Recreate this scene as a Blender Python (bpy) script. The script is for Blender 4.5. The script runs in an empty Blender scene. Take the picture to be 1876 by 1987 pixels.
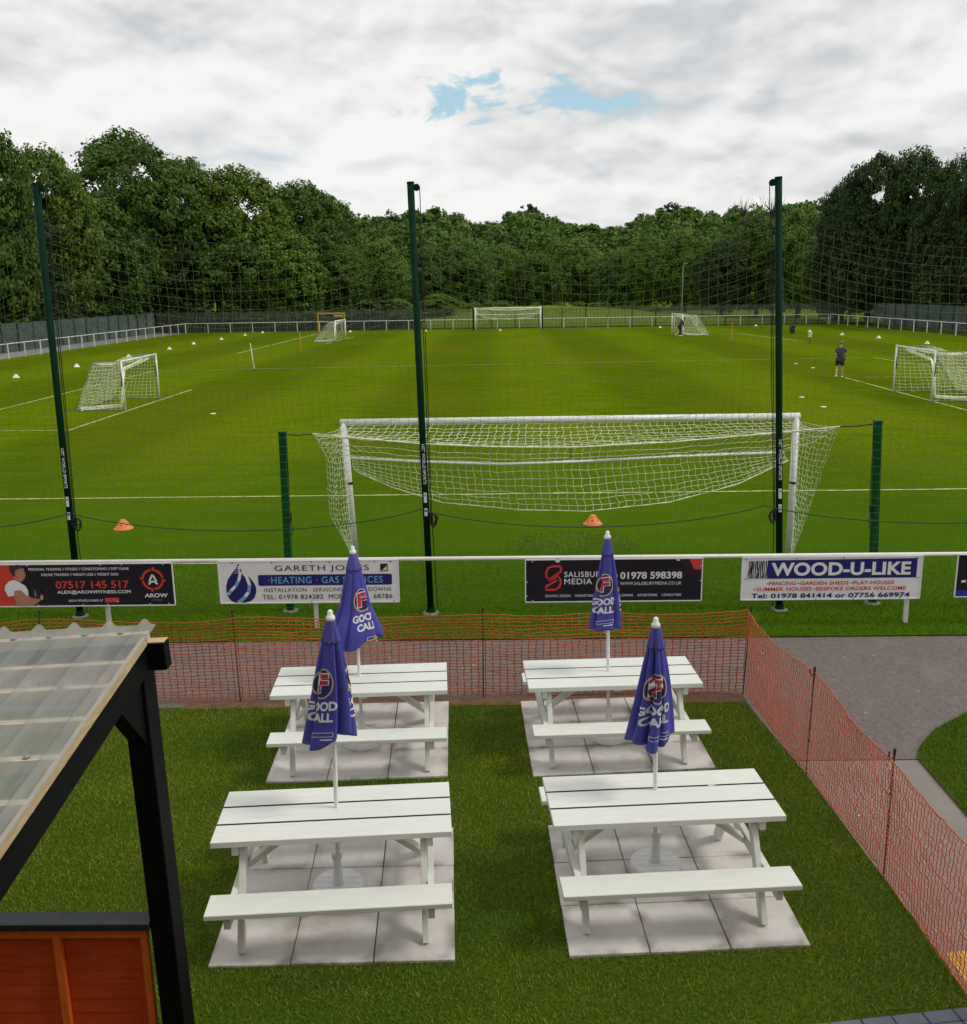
import bpy, bmesh, math, random
import numpy as np
from mathutils import Vector, Matrix
R = math.radians
scene = bpy.context.scene
COL = scene.collection

# ------------------------------------------------------------------ camera
PITCH, ROLL, YAW = math.atan((993.5 - 560.7) / 1870.0), R(0.83), R(0.83)
CAM = Vector((0, 0, 4.49))
cd = bpy.data.cameras.new('camera')
cd.sensor_width = 36; cd.lens = 36 * 1870.0 / 1987.0
cd.clip_start = 0.1; cd.clip_end = 8000
cam = bpy.data.objects.new('camera', cd); COL.objects.link(cam)
fw = Vector((-math.sin(YAW) * math.cos(PITCH), math.cos(YAW) * math.cos(PITCH), -math.sin(PITCH)))
r0 = Vector((math.cos(YAW), math.sin(YAW), 0)); u0 = r0.cross(fw)
rt = r0 * math.cos(ROLL) - u0 * math.sin(ROLL); up = u0 * math.cos(ROLL) + r0 * math.sin(ROLL)
cam.matrix_world = Matrix(((rt.x, up.x, -fw.x, CAM.x), (rt.y, up.y, -fw.y, CAM.y), (rt.z, up.z, -fw.z, CAM.z), (0, 0, 0, 1)))
scene.camera = cam

# ------------------------------------------------------------------ world: sky seen through broken cloud
SUN_EL, SUN_AZ = R(50), R(98)          # azimuth from +Y towards +X
world = bpy.data.worlds.new("World"); scene.world = world; world.use_nodes = True
nt = world.node_tree; nt.nodes.clear()
def N(t, **kw):
    n = nt.nodes.new(t)
    for k, v in kw.items(): setattr(n, k, v)
    return n
def L(a, b): nt.links.new(a, b)
def math_(op, a, b=None, clamp=False):
    n = N('ShaderNodeMath', operation=op); n.use_clamp = clamp
    for i, v in enumerate((a, b)):
        if v is None: continue
        if isinstance(v, (int, float)): n.inputs[i].default_value = v
        else: L(v, n.inputs[i])
    return n.outputs[0]
def ramp_(f, lo, hi, a=0.0, b=1.0):
    n = N('ShaderNodeMapRange', interpolation_type='SMOOTHSTEP'); L(f, n.inputs[0])
    for i, v in zip((1, 2, 3, 4), (lo, hi, a, b)): n.inputs[i].default_value = v
    return n.outputs[0]
out = N('ShaderNodeOutputWorld'); bg = N('ShaderNodeBackground'); bg.inputs[1].default_value = 1.0
sky = N('ShaderNodeTexSky', sky_type='NISHITA'); sky.sun_disc = False
sky.sun_elevation = SUN_EL; sky.sun_rotation = SUN_AZ; sky.altitude = 50; sky.air_density = 1.0; sky.dust_density = 0.6; sky.ozone_density = 2.0
tc = N('ShaderNodeTexCoord')
sep = N('ShaderNodeSeparateXYZ'); L(tc.outputs['Generated'], sep.inputs[0])
zz = math_('MAXIMUM', sep.outputs[2], 0.0)
el = math_('DIVIDE', zz, math_('ADD', math_('POWER', math_('ADD', math_('MULTIPLY', sep.outputs[0], sep.outputs[0]), math_('MULTIPLY', sep.outputs[1], sep.outputs[1])), 0.5), 0.001))
az = math_('ARCTAN2', sep.outputs[0], sep.outputs[1])
# cloud layers flatten towards the horizon
elw = math_('POWER', math_('ADD', el, 0.02), 0.75)
cmb = N('ShaderNodeCombineXYZ'); L(math_('MULTIPLY', az, 1.9), cmb.inputs[0]); L(math_('MULTIPLY', elw, 3.5), cmb.inputs[1]); cmb.inputs[2].default_value = 3.7
cm2 = N('ShaderNodeVectorMath', operation='ADD'); L(cmb.outputs[0], cm2.inputs[0]); cm2.inputs[1].default_value = (-0.02, 0.060, 0.0)
def noise_(v, scale, detail, rough=0.55, dist=0.0):
    n = N('ShaderNodeTexNoise', noise_dimensions='2D'); L(v, n.inputs['Vector']); n.inputs['Scale'].default_value = scale
    n.inputs['Detail'].default_value = detail; n.inputs['Roughness'].default_value = rough; n.inputs['Distortion'].default_value = dist
    return n.outputs[0]
def billow_(v):
    w = N('ShaderNodeTexNoise', noise_dimensions='2D'); L(v, w.inputs['Vector']); w.inputs['Scale'].default_value = 4.5; w.inputs['Detail'].default_value = 6
    a = N('ShaderNodeVectorMath', operation='MULTIPLY_ADD'); L(w.outputs['Color'], a.inputs[0]); a.inputs[1].default_value = (0.22, 0.16, 0.1); L(v, a.inputs[2])
    o = None
    for sc, wt in ((3.4, 0.60), (8.0, 0.28), (19.0, 0.12)):
        q = N('ShaderNodeTexVoronoi', feature='SMOOTH_F1', voronoi_dimensions='2D'); L(a.outputs[0], q.inputs['Vector']); q.inputs['Scale'].default_value = sc; q.inputs['Smoothness'].default_value = 0.45
        t_ = math_('MULTIPLY', math_('SUBTRACT', 0.9, q.outputs['Distance']), wt); o = t_ if o is None else math_('ADD', o, t_)
    return math_('ADD', math_('MULTIPLY', o, 0.62), math_('MULTIPLY', noise_(v, 2.3, 10, 0.52, 0.25), 0.55))
c1 = billow_(cmb.outputs[0]); c1u = billow_(cm2.outputs[0])
c2 = noise_(cmb.outputs[0], 0.75, 3, 0.5)
c3 = noise_(cmb.outputs[0], 6.5, 8, 0.58, 0.4)
lit = math_('SUBTRACT', c1, c1u)                               # the side of a billow that looks up
shade = math_('ADD', math_('MULTIPLY', lit, 1.2), math_('MULTIPLY', math_('SUBTRACT', c2, 0.5), 0.85))
shade = math_('ADD', shade, math_('MULTIPLY', math_('SUBTRACT', c3, 0.5), 0.22))
bright = ramp_(shade, -0.30, 0.22, 0.0, 1.0)
cr = N('ShaderNodeValToRGB'); L(bright, cr.inputs[0])
e = cr.color_ramp.elements
e[0].position = 0.0; e[0].color = (0.60, 0.62, 0.64, 1)
e[1].position = 1.0; e[1].color = (0.93, 0.925, 0.915, 1)
m_ = cr.color_ramp.elements.new(0.45); m_.color = (0.77, 0.775, 0.78, 1)
# gaps: thin everywhere, one clear opening ahead
gd = math_('ADD', math_('POWER', math_('DIVIDE', math_('SUBTRACT', az, 0.004), 0.088), 2.0), math_('POWER', math_('DIVIDE', math_('SUBTRACT', el, 0.180), 0.028), 2.0))
gd = math_('ADD', gd, math_('MULTIPLY', math_('SUBTRACT', c3, 0.5), 4.2))
gd = math_('ADD', gd, math_('MULTIPLY', math_('SUBTRACT', c1, 0.5), 3.0))
hole = ramp_(gd, 0.0, 1.7, 1.0, 0.0)
gd2 = math_('ADD', math_('POWER', math_('DIVIDE', math_('ADD', az, 0.26), 0.20), 2.0), math_('POWER', math_('DIVIDE', math_('SUBTRACT', el, 0.128), 0.017), 2.0))
hole2 = ramp_(gd2, 0.0, 2.0, 0.55, 0.0)
gd3 = math_('ADD', math_('POWER', math_('DIVIDE', math_('SUBTRACT', az, 0.118), 0.045), 2.0), math_('POWER', math_('DIVIDE', math_('SUBTRACT', el, 0.170), 0.016), 2.0))
hole3 = ramp_(math_('ADD', gd3, math_('MULTIPLY', math_('SUBTRACT', c3, 0.5), 5.0)), 0.0, 1.8, 0.85, 0.0)
cov = math_('SUBTRACT', math_('ADD', math_('MULTIPLY', c1, 0.9), math_('MULTIPLY', c3, 0.45)), math_('ADD', math_('MULTIPLY', math_('MAXIMUM', hole, math_('MULTIPLY', hole3, 0.22)), 0.82), math_('MULTIPLY', hole2, 0.30)))
cov = math_('ADD', cov, 0.14)
mask = ramp_(cov, 0.28, 0.70, 0.0, 1.0)
skm = N('ShaderNodeMixRGB', blend_type='MULTIPLY'); skm.inputs[0].default_value = 1; L(sky.outputs[0], skm.inputs[1]); skm.inputs[2].default_value = (0.125, 0.125, 0.125, 1)
skv = N('ShaderNodeMixRGB'); skv.inputs[0].default_value = 0.75; L(skm.outputs[0], skv.inputs[1]); skv.inputs[2].default_value = (0.47, 0.70, 0.80, 1)
mx = N('ShaderNodeMixRGB'); L(mask, mx.inputs[0]); L(skv.outputs[0], mx.inputs[1]); L(cr.outputs[0], mx.inputs[2])
L(mx.outputs[0], bg.inputs[0]); L(bg.outputs[0], out.inputs[0])

# ------------------------------------------------------------------ sun through the cloud
sd = bpy.data.lights.new('sun', 'SUN'); sd.energy = 1.5; sd.angle = R(14); sd.color = (1.0, 0.95, 0.86)
sun = bpy.data.objects.new('sun', sd); COL.objects.link(sun)
sdir = Vector((math.sin(SUN_AZ) * math.cos(SUN_EL), math.cos(SUN_AZ) * math.cos(SUN_EL), math.sin(SUN_EL)))
sun.rotation_euler = sdir.to_track_quat('Z', 'Y').to_euler(); sun.location = (30, 20, 60)
vs = scene.view_settings
vs.view_transform = 'Standard'; vs.look = 'None'; vs.exposure = 0.0; vs.gamma = 1.0; vs.use_curve_mapping = False
scene.display_settings.display_device = 'sRGB'
scene.cycles.max_bounces = 8; scene.cycles.transparent_max_bounces = 16
scene.cycles.sample_clamp_indirect = 6

# ------------------------------------------------------------------ materials
def mat(name, col, rough=0.6, var=0.12, scale=6.0, col2=None, bump=0.0, bscale=60.0, spec=0.5, stretch=(1, 1, 1), island=0.0,
        trans=0.0, detail=5.0, lo=0.3, hi=0.7, metal=0.0, bdist=0.02, stain=None, edge=None):
    m = bpy.data.materials.new(name); m.use_nodes = True
    t = m.node_tree; nd, lk = t.nodes, t.links; nd.clear()
    o = nd.new('ShaderNodeOutputMaterial'); b = nd.new('ShaderNodeBsdfPrincipled')
    b.inputs['Roughness'].default_value = rough; b.inputs['Metallic'].default_value = metal
    b.inputs['Specular IOR Level'].default_value = spec
    c = nd.new('ShaderNodeTexCoord'); mp = nd.new('ShaderNodeMapping'); mp.inputs['Scale'].default_value = stretch
    lk.new(c.outputs['Object'], mp.inputs[0])
    n = nd.new('ShaderNodeTexNoise'); n.inputs['Scale'].default_value = scale; n.inputs['Detail'].default_value = detail; n.inputs['Roughness'].default_value = 0.6
    lk.new(mp.outputs[0], n.inputs['Vector'])
    r = nd.new('ShaderNodeMapRange'); r.inputs[1].default_value = lo; r.inputs[2].default_value = hi
    lk.new(n.outputs[0], r.inputs[0])
    mixn = nd.new('ShaderNodeMixRGB'); lk.new(r.outputs[0], mixn.inputs[0])
    a = tuple(max(0, x * (1 - var)) for x in col) + (1,); bb = (tuple(col2) if col2 else tuple(x * (1 + var) for x in col)) + (1,)
    mixn.inputs[1].default_value = a; mixn.inputs[2].default_value = bb
    src = mixn.outputs[0]
    if stain:                       # blotches of another colour: (colour, scale, from, to)
        n3 = nd.new('ShaderNodeTexNoise'); n3.inputs['Scale'].default_value = stain[1]; n3.inputs['Detail'].default_value = 9; n3.inputs['Roughness'].default_value = 0.68
        o3 = nd.new('ShaderNodeVectorMath'); o3.operation = 'ADD'; o3.inputs[1].default_value = (7.3, 3.1, 5.7); lk.new(mp.outputs[0], o3.inputs[0]); lk.new(o3.outputs[0], n3.inputs['Vector'])
        r3 = nd.new('ShaderNodeMapRange'); r3.interpolation_type = 'SMOOTHSTEP'; r3.inputs[1].default_value = stain[2]; r3.inputs[2].default_value = stain[3]; lk.new(n3.outputs[0], r3.inputs[0])
        x3 = nd.new('ShaderNodeMixRGB'); lk.new(r3.outputs[0], x3.inputs[0]); lk.new(src, x3.inputs[1]); x3.inputs[2].default_value = tuple(stain[0]) + (1,); src = x3.outputs[0]
    if edge:                        # grime that gathers along the rim of each slab
        at_ = nd.new('ShaderNodeAttribute'); at_.attribute_name = 'rim'
        n4 = nd.new('ShaderNodeTexNoise'); n4.inputs['Scale'].default_value = 3.1; n4.inputs['Detail'].default_value = 8; lk.new(mp.outputs[0], n4.inputs['Vector'])
        r4 = nd.new('ShaderNodeMapRange'); r4.interpolation_type = 'SMOOTHSTEP'; r4.inputs[1].default_value = .42; r4.inputs[2].default_value = .68; lk.new(n4.outputs[0], r4.inputs[0])
        p4 = nd.new('ShaderNodeMath'); p4.operation = 'MULTIPLY'; lk.new(at_.outputs['Fac'], p4.inputs[0]); lk.new(r4.outputs[0], p4.inputs[1])
        x4 = nd.new('ShaderNodeMixRGB'); lk.new(p4.outputs[0], x4.inputs[0]); lk.new(src, x4.inputs[1]); x4.inputs[2].default_value = tuple(edge) + (1,); src = x4.outputs[0]
    if island:
        g = nd.new('ShaderNodeNewGeometry'); h = nd.new('ShaderNodeMapRange')
        h.inputs[3].default_value = 1 - island; h.inputs[4].default_value = 1 + island
        lk.new(g.outputs['Random Per Island'], h.inputs[0])
        v = nd.new('ShaderNodeVectorMath'); v.operation = 'SCALE'; lk.new(src, v.inputs[0]); lk.new(h.outputs[0], v.inputs['Scale'])
        src = v.outputs[0]
    lk.new(src, b.inputs['Base Color'])
    if bump:
        n2 = nd.new('ShaderNodeTexNoise'); n2.inputs['Scale'].default_value = bscale; n2.inputs['Detail'].default_value = 4
        lk.new(mp.outputs[0], n2.inputs['Vector'])
        bp = nd.new('ShaderNodeBump'); bp.inputs['Strength'].default_value = bump; bp.inputs['Distance'].default_value = bdist
        lk.new(n2.outputs[0], bp.inputs['Height']); lk.new(bp.outputs[0], b.inputs['Normal'])
    if trans:
        tr = nd.new('ShaderNodeBsdfTranslucent'); lk.new(src, tr.inputs[0])
        ms = nd.new('ShaderNodeMixShader'); ms.inputs[0].default_value = trans
        lk.new(b.outputs[0], ms.inputs[1]); lk.new(tr.outputs[0], ms.inputs[2]); lk.new(ms.outputs[0], o.inputs[0])
    else:
        lk.new(b.outputs[0], o.inputs[0])
    return m

WHITE = mat('white_paint', (0.71, 0.725, 0.665), 0.45, 0.05, 5, bump=0.06, bscale=90, stretch=(1, 6, 6), stain=((0.52, 0.53, 0.45), 1.1, .60, .84))
WHITE_METAL = mat('white_metal', (0.78, 0.78, 0.76), 0.35, 0.06, 9)
GROOVE = mat('base_groove', (0.70, 0.72, 0.76), 0.6, 0.05)
WHITE_PLASTIC = mat('white_plastic', (0.82, 0.83, 0.85), 0.45, 0.07, 12)
CORD_WHITE = mat('white_cord', (0.82, 0.86, 0.62), 0.8, 0.12, 3)
RAIL_WHITE = mat('rail_white', (0.76, 0.75, 0.70), 0.45, 0.10, 4)
GREEN_STEEL = mat('dark_green_steel', (0.003, 0.026, 0.013), 0.6, 0.2, 3, spec=0.06)
GREEN_POST = mat('green_steel', (0.005, 0.075, 0.020), 0.6, 0.15, 3, spec=0.1)
BLACK_ROPE = mat('black_cord', (0.012, 0.016, 0.014), 0.8, 0.2, 10)
NET_GREEN = mat('net_cord', (0.135, 0.17, 0.075), 0.8, 0.15, 2)
ROPE_GREEN = mat('green_rope', (0.012, 0.055, 0.028), 0.75, 0.2, 5)
BLACK_WOOD = mat('black_stained_wood', (0.0028, 0.003, 0.0036), 0.65, 0.35, 7, bump=0.15, bscale=40, stretch=(1, 1, 8), spec=0.12)
CAP_WOOD = mat('blue_black_stained_wood', (0.016, 0.020, 0.027), 0.5, 0.3, 9, bump=0.1, bscale=40, spec=0.35)
PALE_WOOD = mat('pale_batten_timber', (0.62, 0.50, 0.34), 0.7, 0.12, 5)
BRICK = mat('brick_wall', (0.22, 0.10, 0.07), 0.85, 0.25, 9)
RAW_WOOD = mat('bare_timber', (0.55, 0.40, 0.22), 0.7, 0.2, 9, stretch=(6, 1, 6), bump=0.1)
ORANGE_WOOD = mat('orange_stained_wood', (0.62, 0.072, 0.012), 0.5, 0.18, 5, stretch=(1, 8, 8), bump=0.12, bscale=30)
ORANGE_BATTEN = mat('orange_batten_wood', (0.80, 0.150, 0.020), 0.5, 0.15, 5, stretch=(6, 6, 1), bump=0.1)
ORANGE_MESH = mat('orange_plastic_mesh', (0.68, 0.180, 0.060), 0.5, 0.15, 3, trans=0.4)
RUST = mat('rusty_steel', (0.055, 0.022, 0.016), 0.7, 0.4, 25)
BLUE_CANVAS = mat('blue_canvas', (0.062, 0.063, 0.36), 0.62, 0.16, 5, bump=0.08, bscale=180)
BLUE_CAP = mat('purple_blue_canvas', (0.085, 0.072, 0.36), 0.62, 0.14, 6, bump=0.08, bscale=180)
LETTER_WHITE = mat('letter_white', (0.74, 0.75, 0.78), 0.5, 0.03)
LETTER_GOLD = mat('letter_gold', (0.58, 0.44, 0.28), 0.5, 0.1, 30)
LETTER_RED = mat('letter_red', (0.50, 0.020, 0.045), 0.5, 0.05)
NAVY_EMB = mat('emblem_navy', (0.022, 0.022, 0.11), 0.6, 0.1)
SIGN_WHITE = mat('sign_white', (0.80, 0.81, 0.82), 0.4, 0.05, 3)
SIGN_DARK = mat('sign_dark', (0.008, 0.008, 0.018), 0.4, 0.2, 4)
SIGN_NAVY = mat('sign_navy', (0.014, 0.016, 0.15), 0.4, 0.06)
SIGN_RED = mat('sign_red', (0.62, 0.055, 0.05), 0.45, 0.05)
SIGN_ORANGE = mat('sign_orange', (0.62, 0.052, 0.024), 0.45, 0.06)
SIGN_BLACK = mat('sign_black', (0.012, 0.012, 0.016), 0.5, 0.05)
SIGN_SKY = mat('sign_sky_blue', (0.06, 0.30, 0.50), 0.45, 0.05)
SIGN_LIGHT = mat('sign_pale_blue', (0.16, 0.42, 0.66), 0.45, 0.05)
SIGN_BLUE = mat('sign_blue', (0.02, 0.03, 0.42), 0.45, 0.05)
SKIN = mat('skin', (0.50, 0.29, 0.20), 0.5, 0.08, 20)
SKIN_RED = mat('poster_skin', (0.45, 0.20, 0.14), 0.5, 0.15, 9)
HAIR = mat('hair', (0.22, 0.14, 0.08), 0.6, 0.2, 30)
DARKHAIR = mat('dark_hair', (0.03, 0.022, 0.018), 0.6, 0.2, 30)
GREYSHIRT = mat('charcoal_shirt', (0.045, 0.045, 0.052), 0.8, 0.15, 14)
BLACKCLOTH = mat('black_cloth', (0.012, 0.012, 0.016), 0.8, 0.2, 14)
PLASTIC_BLACK = mat('black_plastic', (0.012, 0.012, 0.02), 0.45, 0.1)
CONE_WHITE = mat('cone_white', (0.78, 0.76, 0.62), 0.5, 0.05)
CONE_ORANGE = mat('cone_orange', (0.80, 0.20, 0.05), 0.5, 0.08)
YELLOW = mat('yellow_paint', (0.62, 0.40, 0.05), 0.5, 0.12)
OCHRE = mat('ochre_paint', (0.55, 0.30, 0.03), 0.5, 0.12)
FENCE_GREY = mat('palisade_grey_green', (0.115, 0.155, 0.15), 0.5, 0.25, 1.5)
FENCE_FAR = mat('palisade_dull_green', (0.085, 0.105, 0.075), 0.5, 0.25, 1.5)
FENCE_BAR = mat('palisade_bar', (0.035, 0.055, 0.048), 0.5, 0.2)
GREY_STEEL = mat('galvanised_steel', (0.22, 0.25, 0.25), 0.5, 0.1)
PLANK_EDGE = mat('shaded_plank_edge', (0.060, 0.058, 0.052), 0.8, 0.3, 9)  # shade of the gaps between table planks, painted dark on the plank sides
BARK = mat('bark', (0.05, 0.042, 0.032), 0.9, 0.3, 4, bump=0.5, bscale=8)

# ------------------------------------------------------------------ mesh helpers
class MB:
    def __init__(s): s.v = []; s.f = []; s.mi = []; s.cur = 0
    def add(s, vs, fs):
        b = len(s.v); s.v.extend([tuple(map(float, p)) for p in vs]); s.f.extend([tuple(i + b for i in q) for q in fs]); s.mi.extend([s.cur] * len(fs)); return s
    def box(s, c, d, rz=0.0, M=None):
        x, y, z = (q / 2 for q in d)
        P = [(-x, -y, -z), (x, -y, -z), (x, y, -z), (-x, y, -z), (-x, -y, z), (x, -y, z), (x, y, z), (-x, y, z)]
        if M is None: M = Matrix.Rotation(rz, 3, 'Z')
        P = [M @ Vector(p) + Vector(c) for p in P]
        return s.add(P, [(0, 3, 2, 1), (4, 5, 6, 7), (0, 1, 5, 4), (1, 2, 6, 5), (2, 3, 7, 6), (3, 0, 4, 7)])
    def bar(s, a, b, w, h, side=(1, 0, 0)):
        a, b = Vector(a), Vector(b); d = (b - a); Ln = d.length; d.normalize()
        x = Vector(side); x = (x - d * x.dot(d)).normalized(); y = d.cross(x)
        M = Matrix((x, y, d)).transposed()
        return s.box((a + b) / 2, (w, h, Ln), M=M)
    def tube(s, pts, r, n=8, cap=True):
        pts = [Vector(p) for p in pts]; rs = r if isinstance(r, (list, tuple)) else [r] * len(pts)
        vs, fs = [], []
        for i, p in enumerate(pts):
            d = (pts[min(i + 1, len(pts) - 1)] - pts[max(i - 1, 0)]).normalized()
            u = d.cross(Vector((0.13, 0.21, 0.97)) if abs(d.z) < 0.9 else Vector((0, 1, 0))).normalized(); w = d.cross(u)
            for k in range(n):
                t = 2 * math.pi * k / n; vs.append(p + (u * math.cos(t) + w * math.sin(t)) * rs[i])
        for i in range(len(pts) - 1):
            for k in range(n):
                a, b = i * n + k, i * n + (k + 1) % n; fs.append((a, a + n, b + n, b))
        if cap: fs.append(tuple(range(n))); fs.append(tuple((len(pts) - 1) * n + k for k in reversed(range(n))))
        return s.add(vs, fs)
    def lathe(s, prof, n=24, c=(0, 0, 0)):
        vs, fs = [], []
        for r, z in prof:
            for k in range(n):
                t = 2 * math.pi * k / n; vs.append((c[0] + r * math.cos(t), c[1] + r * math.sin(t), c[2] + z))
        for i in range(len(prof) - 1):
            for k in range(n):
                a, b = i * n + k, i * n + (k + 1) % n; fs.append((a, b, b + n, a + n))
        fs.append(tuple(reversed(range(n)))); fs.append(tuple((len(prof) - 1) * n + k for k in range(n)))
        return s.add(vs, fs)
    def prism(s, poly, y0, y1):          # polygon in XZ, extruded along Y
        n = len(poly); vs = [(p[0], y0, p[1]) for p in poly] + [(p[0], y1, p[1]) for p in poly]
        ar = sum(poly[i][0] * poly[(i + 1) % n][1] - poly[(i + 1) % n][0] * poly[i][1] for i in range(n))
        if ar < 0: vs = [(p[0], y0, p[1]) for p in reversed(poly)] + [(p[0], y1, p[1]) for p in reversed(poly)]
        return s.add(vs, [tuple(range(n)), tuple(reversed(range(n, 2 * n)))] + [(i, i + n, (i + 1) % n + n, (i + 1) % n) for i in range(n)])

def root_loc(o):
    v = Vector((0, 0, 0))
    while o is not None: v += o.location; o = o.parent
    return v
def link_mesh(name, me, m, parent=None, smooth=False):
    o = bpy.data.objects.new(name, me); COL.objects.link(o)
    if m is not None:
        for q in (m if isinstance(m, (list, tuple)) else [m]): me.materials.append(q)
    if smooth: me.polygons.foreach_set('use_smooth', [True] * len(me.polygons))
    if parent is not None: o.parent = parent
    return o
def build(name, mb, m, parent=None, smooth=False, world=False, bevel=0.0):
    if world and parent is not None:
        l = root_loc(parent); mb.v = [(p[0] - l.x, p[1] - l.y, p[2] - l.z) for p in mb.v]
    me = bpy.data.meshes.new(name); me.from_pydata(mb.v, [], mb.f)
    if any(mb.mi): me.polygons.foreach_set('material_index', mb.mi)
    me.update()
    o = link_mesh(name, me, m, parent, smooth)
    if bevel:
        b = o.modifiers.new('bevel', 'BEVEL'); b.width = bevel; b.segments = 1; b.limit_method = 'ANGLE'
    return o
def np_mesh(name, V, F, m, parent=None, world=False, smooth=False):
    """V (n,3), F (k,c) with one face size"""
    V = np.asarray(V, dtype=np.float32); F = np.asarray(F, dtype=np.int32)
    if world and parent is not None: V = V - np.array(root_loc(parent), dtype=np.float32)
    me = bpy.data.meshes.new(name); k, c = F.shape
    me.vertices.add(len(V)); me.vertices.foreach_set('co', V.ravel())
    me.loops.add(k * c); me.loops.foreach_set('vertex_index', F.ravel())
    me.polygons.add(k); me.polygons.foreach_set('loop_start', np.arange(0, k * c, c, dtype=np.int32))
    try: me.polygons.foreach_set('loop_total', np.full(k, c, dtype=np.int32))
    except Exception: pass
    me.update(calc_edges=True)
    return link_mesh(name, me, m, parent, smooth)
def strands(lines, r, n=3):
    """polylines -> thin tubes; lines is a list of (k,3) arrays"""
    Vs, Fs, base = [], [], 0
    for P in lines:
        P = np.asarray(P, dtype=np.float64); k = len(P)
        if k < 2: continue
        d = np.gradient(P, axis=0); d /= np.linalg.norm(d, axis=1)[:, None] + 1e-9
        ref = np.tile(np.array([[0.31, 0.77, 0.21]]), (k, 1))
        u = np.cross(d, ref); u /= np.linalg.norm(u, axis=1)[:, None] + 1e-9; w = np.cross(d, u)
        ang = np.arange(n) * 2 * math.pi / n
        ring = P[:, None, :] + r * (u[:, None, :] * np.cos(ang)[None, :, None] + w[:, None, :] * np.sin(ang)[None, :, None])
        Vs.append(ring.reshape(-1, 3))
        i = np.arange(k - 1)[:, None] * n; a = np.arange(n)[None, :]; b = (a + 1) % n
        Fs.append(np.stack([i + a, i + a + n, i + b + n, i + b], -1).reshape(-1, 4) + base); base += k * n
    return np.concatenate(Vs), np.concatenate(Fs)
def thing(name, label, cat, loc=(0, 0, 0), rz=0.0, group=None):
    o = bpy.data.objects.new(name, None); COL.objects.link(o); o.empty_display_size = 0.2
    o.location = loc; o.rotation_euler = (0, 0, rz); tag(o, label, cat, group); return o
def tag(o, label, cat, group=None):
    o['label'] = label; o['category'] = cat
    if group: o['group'] = group
    return o
def struct(o, kind='structure'): o['kind'] = kind; return o
def sheet(name, pts, z, m):
    mb = MB(); n = len(pts); ar = sum(pts[i][0] * pts[(i + 1) % n][1] - pts[(i + 1) % n][0] * pts[i][1] for i in range(n))
    if ar < 0: pts = list(reversed(pts))
    mb.add([(x, y, z) for x, y in pts], [tuple(range(n))]); return struct(build(name, mb, m))
def copy_tree(o, parent=None):
    c = o.copy(); COL.objects.link(c); c.parent = parent
    for ch in list(o.children): copy_tree(ch, c)
    return c

# lettering: flat outlines fitted to a box
def text_geo(s, bold=0.0, shear=0.0, spacing=1.0):
    cu = bpy.data.curves.new('lettering', 'FONT'); cu.body = s; cu.size = 1.0; cu.offset = bold; cu.shear = shear; cu.space_character = spacing; cu.resolution_u = 4
    ob = bpy.data.objects.new('lettering', cu); COL.objects.link(ob)
    me = bpy.data.meshes.new_from_object(ob.evaluated_get(bpy.context.evaluated_depsgraph_get()))
    vs = [tuple(v.co)[:2] for v in me.vertices]; fs = [tuple(p.vertices) for p in me.polygons]
    bpy.data.objects.remove(ob); bpy.data.curves.remove(cu); bpy.data.meshes.remove(me)
    return vs, fs
def fit(vs, x0, x1, z0, z1):
    xs = [p[0] for p in vs]; zs = [p[1] for p in vs]; ax, bx, az_, bz = min(xs), max(xs), min(zs), max(zs)
    return [(x0 + (p[0] - ax) / (bx - ax + 1e-9) * (x1 - x0), z0 + (p[1] - az_) / (bz - az_ + 1e-9) * (z1 - z0)) for p in vs]

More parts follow.
